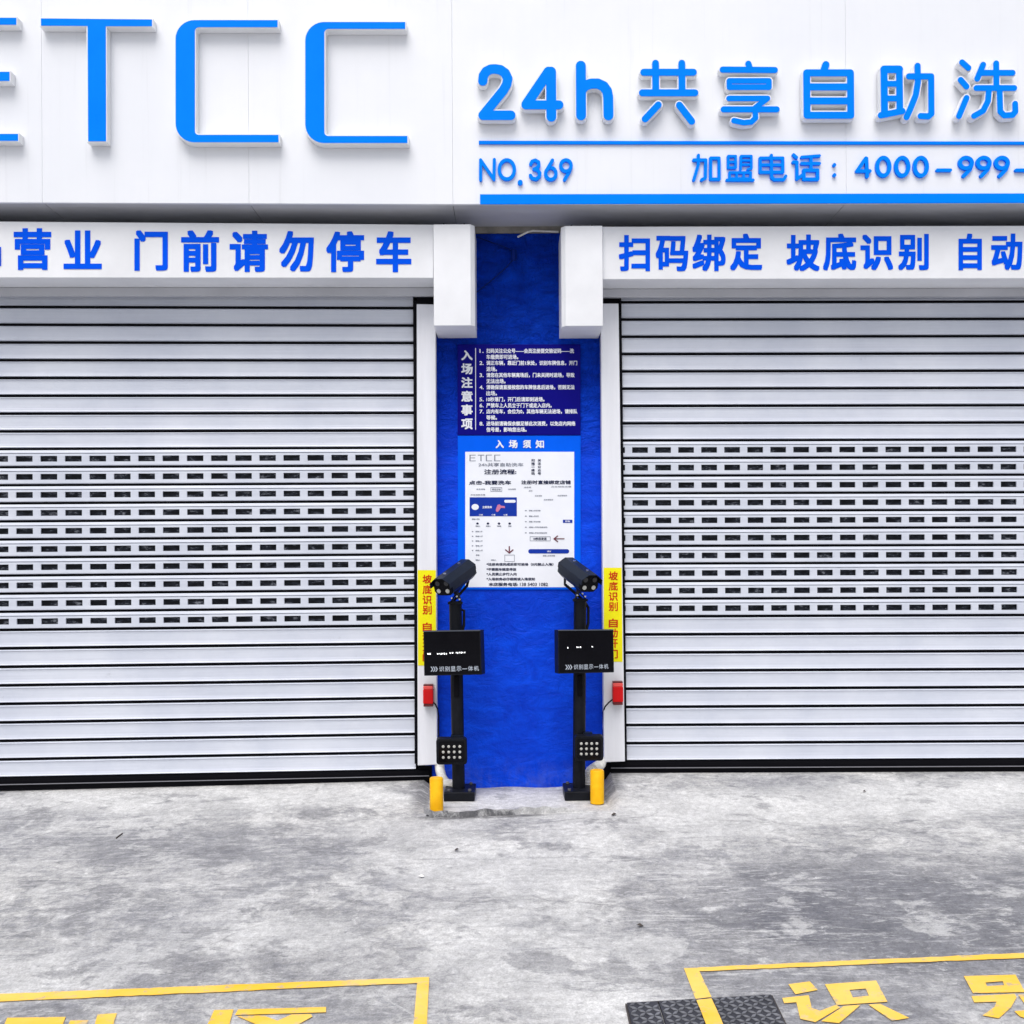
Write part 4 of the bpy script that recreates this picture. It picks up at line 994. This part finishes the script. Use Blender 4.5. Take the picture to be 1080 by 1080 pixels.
# ------------------------------------------------------------------ steel chequer-plate cover in the ground
o = thing('drain_cover', ground_pt(745, 1075), 'dark chequered steel cover crossed by the yellow line', 'drain cover')
cgz = Conv(4.909, 640, 990)
E_ = {k: ground_pt(*cgz(v), .012) for k, v in dict(tl=(104, 331), t1=(262, 322), t2=(268, 321.5), tr=(850, 288)).items()}
dn = ground_pt(*cgz((128, 442)), .012)-E_['tl']; dnr = ground_pt(*cgz((925, 442)), .012)-E_['tr']; dn1 = ground_pt(*cgz((299, 442)), .012)-E_['t1']
Lh = 1.0
def ext_(p, d): return p + d.normalized()*.62
def plate(tl, tr, dl, dr_, name):
    bl, br_ = ext_(tl, dl), ext_(tr, dr_)
    for v in (bl, br_): v.z = gz(v.x, v.y)+.012
    top = [tl, tr, br_, bl]
    m = MB(); m.hexa(top, [v-Vector((0, 0, .03)) for v in top]); po = m.build('plate', M['steelplate'], o, bevel=.002)
    lg = MB(); ux = (tr-tl); wid = ux.length; ux.normalize(); uy = (bl-tl); hei = uy.length; uy.normalize()
    up = ux.cross(uy); up = up if up.z > 0 else -up
    p = .026; ni = int(wid/p); nj = int(hei/p)
    for i in range(ni):
        for j in range(nj):
            c = tl+ux*(p*(i+.7))+uy*(p*(j+.6))+up*.0005
            if (c-tl).dot(ux) > wid-.014: continue
            a = R(38 if (i+j) % 2 else -38) + random.uniform(-.06, .06)
            e1 = ux*math.cos(a)+uy*math.sin(a); e2 = -ux*math.sin(a)+uy*math.cos(a)
            l_, w_ = .0165, .0062
            rim = [c+e1*l_, c+e2*w_, c-e1*l_, c-e2*w_]; tp = [c+e1*l_*.9+up*.003, c+e2*w_*.75+up*.003, c-e1*l_*.9+up*.003, c-e2*w_*.75+up*.003]
            lg.face(tp)
            for k in range(4): lg.face([rim[k], rim[(k+1) % 4], tp[(k+1) % 4], tp[k]])
    lg.build('tread_lugs', M['steelgroove'], po)
plate(E_['tl'], E_['t1'], dn, dn1, 'a'); plate(E_['t2'], E_['tr'], dn1, dnr, 'b')
for p_, q_, nx in ((E_['tl'], E_['tr'], (0, .006)), (E_['tl'], ext_(E_['tl'], dn), (-.006, 0)), (E_['tr'], ext_(E_['tr'], dnr), (.005, 0))):
    off = Vector((nx[0], nx[1], 0)); k = MB(); e1 = off*.25; top = [p_+e1, q_+e1, q_+off, p_+off]
    top = [Vector((v.x, v.y, gz(v.x, v.y)+.009)) for v in top]; k.hexa(top, [v-Vector((0, 0, .03)) for v in top]); k.build('frame', M['steelframe'], o)  # thin dark strips added in place of the dark gap around the plates
m = MB()   # the painted line runs on over the steel
m.face([ground_pt(x, y, .0185) for x, y in ((734.4, 1054.6), (750.4, 1052.8), (757.6, 1068), (740.4, 1069))]); m.face([ground_pt(x, y, .0186) for x, y in ((740.4, 1069), (757.6, 1068), (764, 1083), (746, 1084))])
m.build('painted_line', M['roadpaint'], o)
adopt(o)

# ------------------------------------------------------------------ litter
def twig(label, name, cat, pts, r):
    m = MB(); m.tube([ground_pt(x, y, r*1.2) for x, y in pts], r, 5); tag(m.build(name, M['leaf']), label, cat)
twig('thin dark twig on the concrete before the left shutter', 'twig', 'twig', ((122.5, 884), (126, 881), (129, 879)), .0035)
def scrap(label, name, px, py, s_, mat, cat):
    c = ground_pt(px, py, .004); m = MB(); n = 7
    pts = [c+Vector((s_*random.uniform(.6, 1)*math.cos(2*math.pi*i/n)*1.4, s_*random.uniform(.5, 1)*math.sin(2*math.pi*i/n), random.uniform(0, .008))) for i in range(n)]
    top = c+Vector((0, 0, .014))
    for i in range(n): m.face([pts[i], pts[(i+1) % n], top])
    tag(m.build(name, mat), label, cat)
scrap('small dark stone below the right bollard', 'stone', 647.5, 859.4, .014, M['leaf'], 'stone')
scrap('small dark stone on the concrete before the right shutter', 'stone', 911.5, 835.5, .012, M['leaf'], 'stone')
scrap('scrap of pale paper left of the plinth front', 'paper_scrap', 445, 925, .014, M['conduit'], 'scrap')
scrap('dark leaf fragment on the concrete below the right bollard', 'leaf', 675, 977, .012, M['leaf'], 'leaf')
scrap('dry leaf fragment on the concrete below the plinth', 'leaf', 482, 897, .012, M['leaf'], 'leaf')
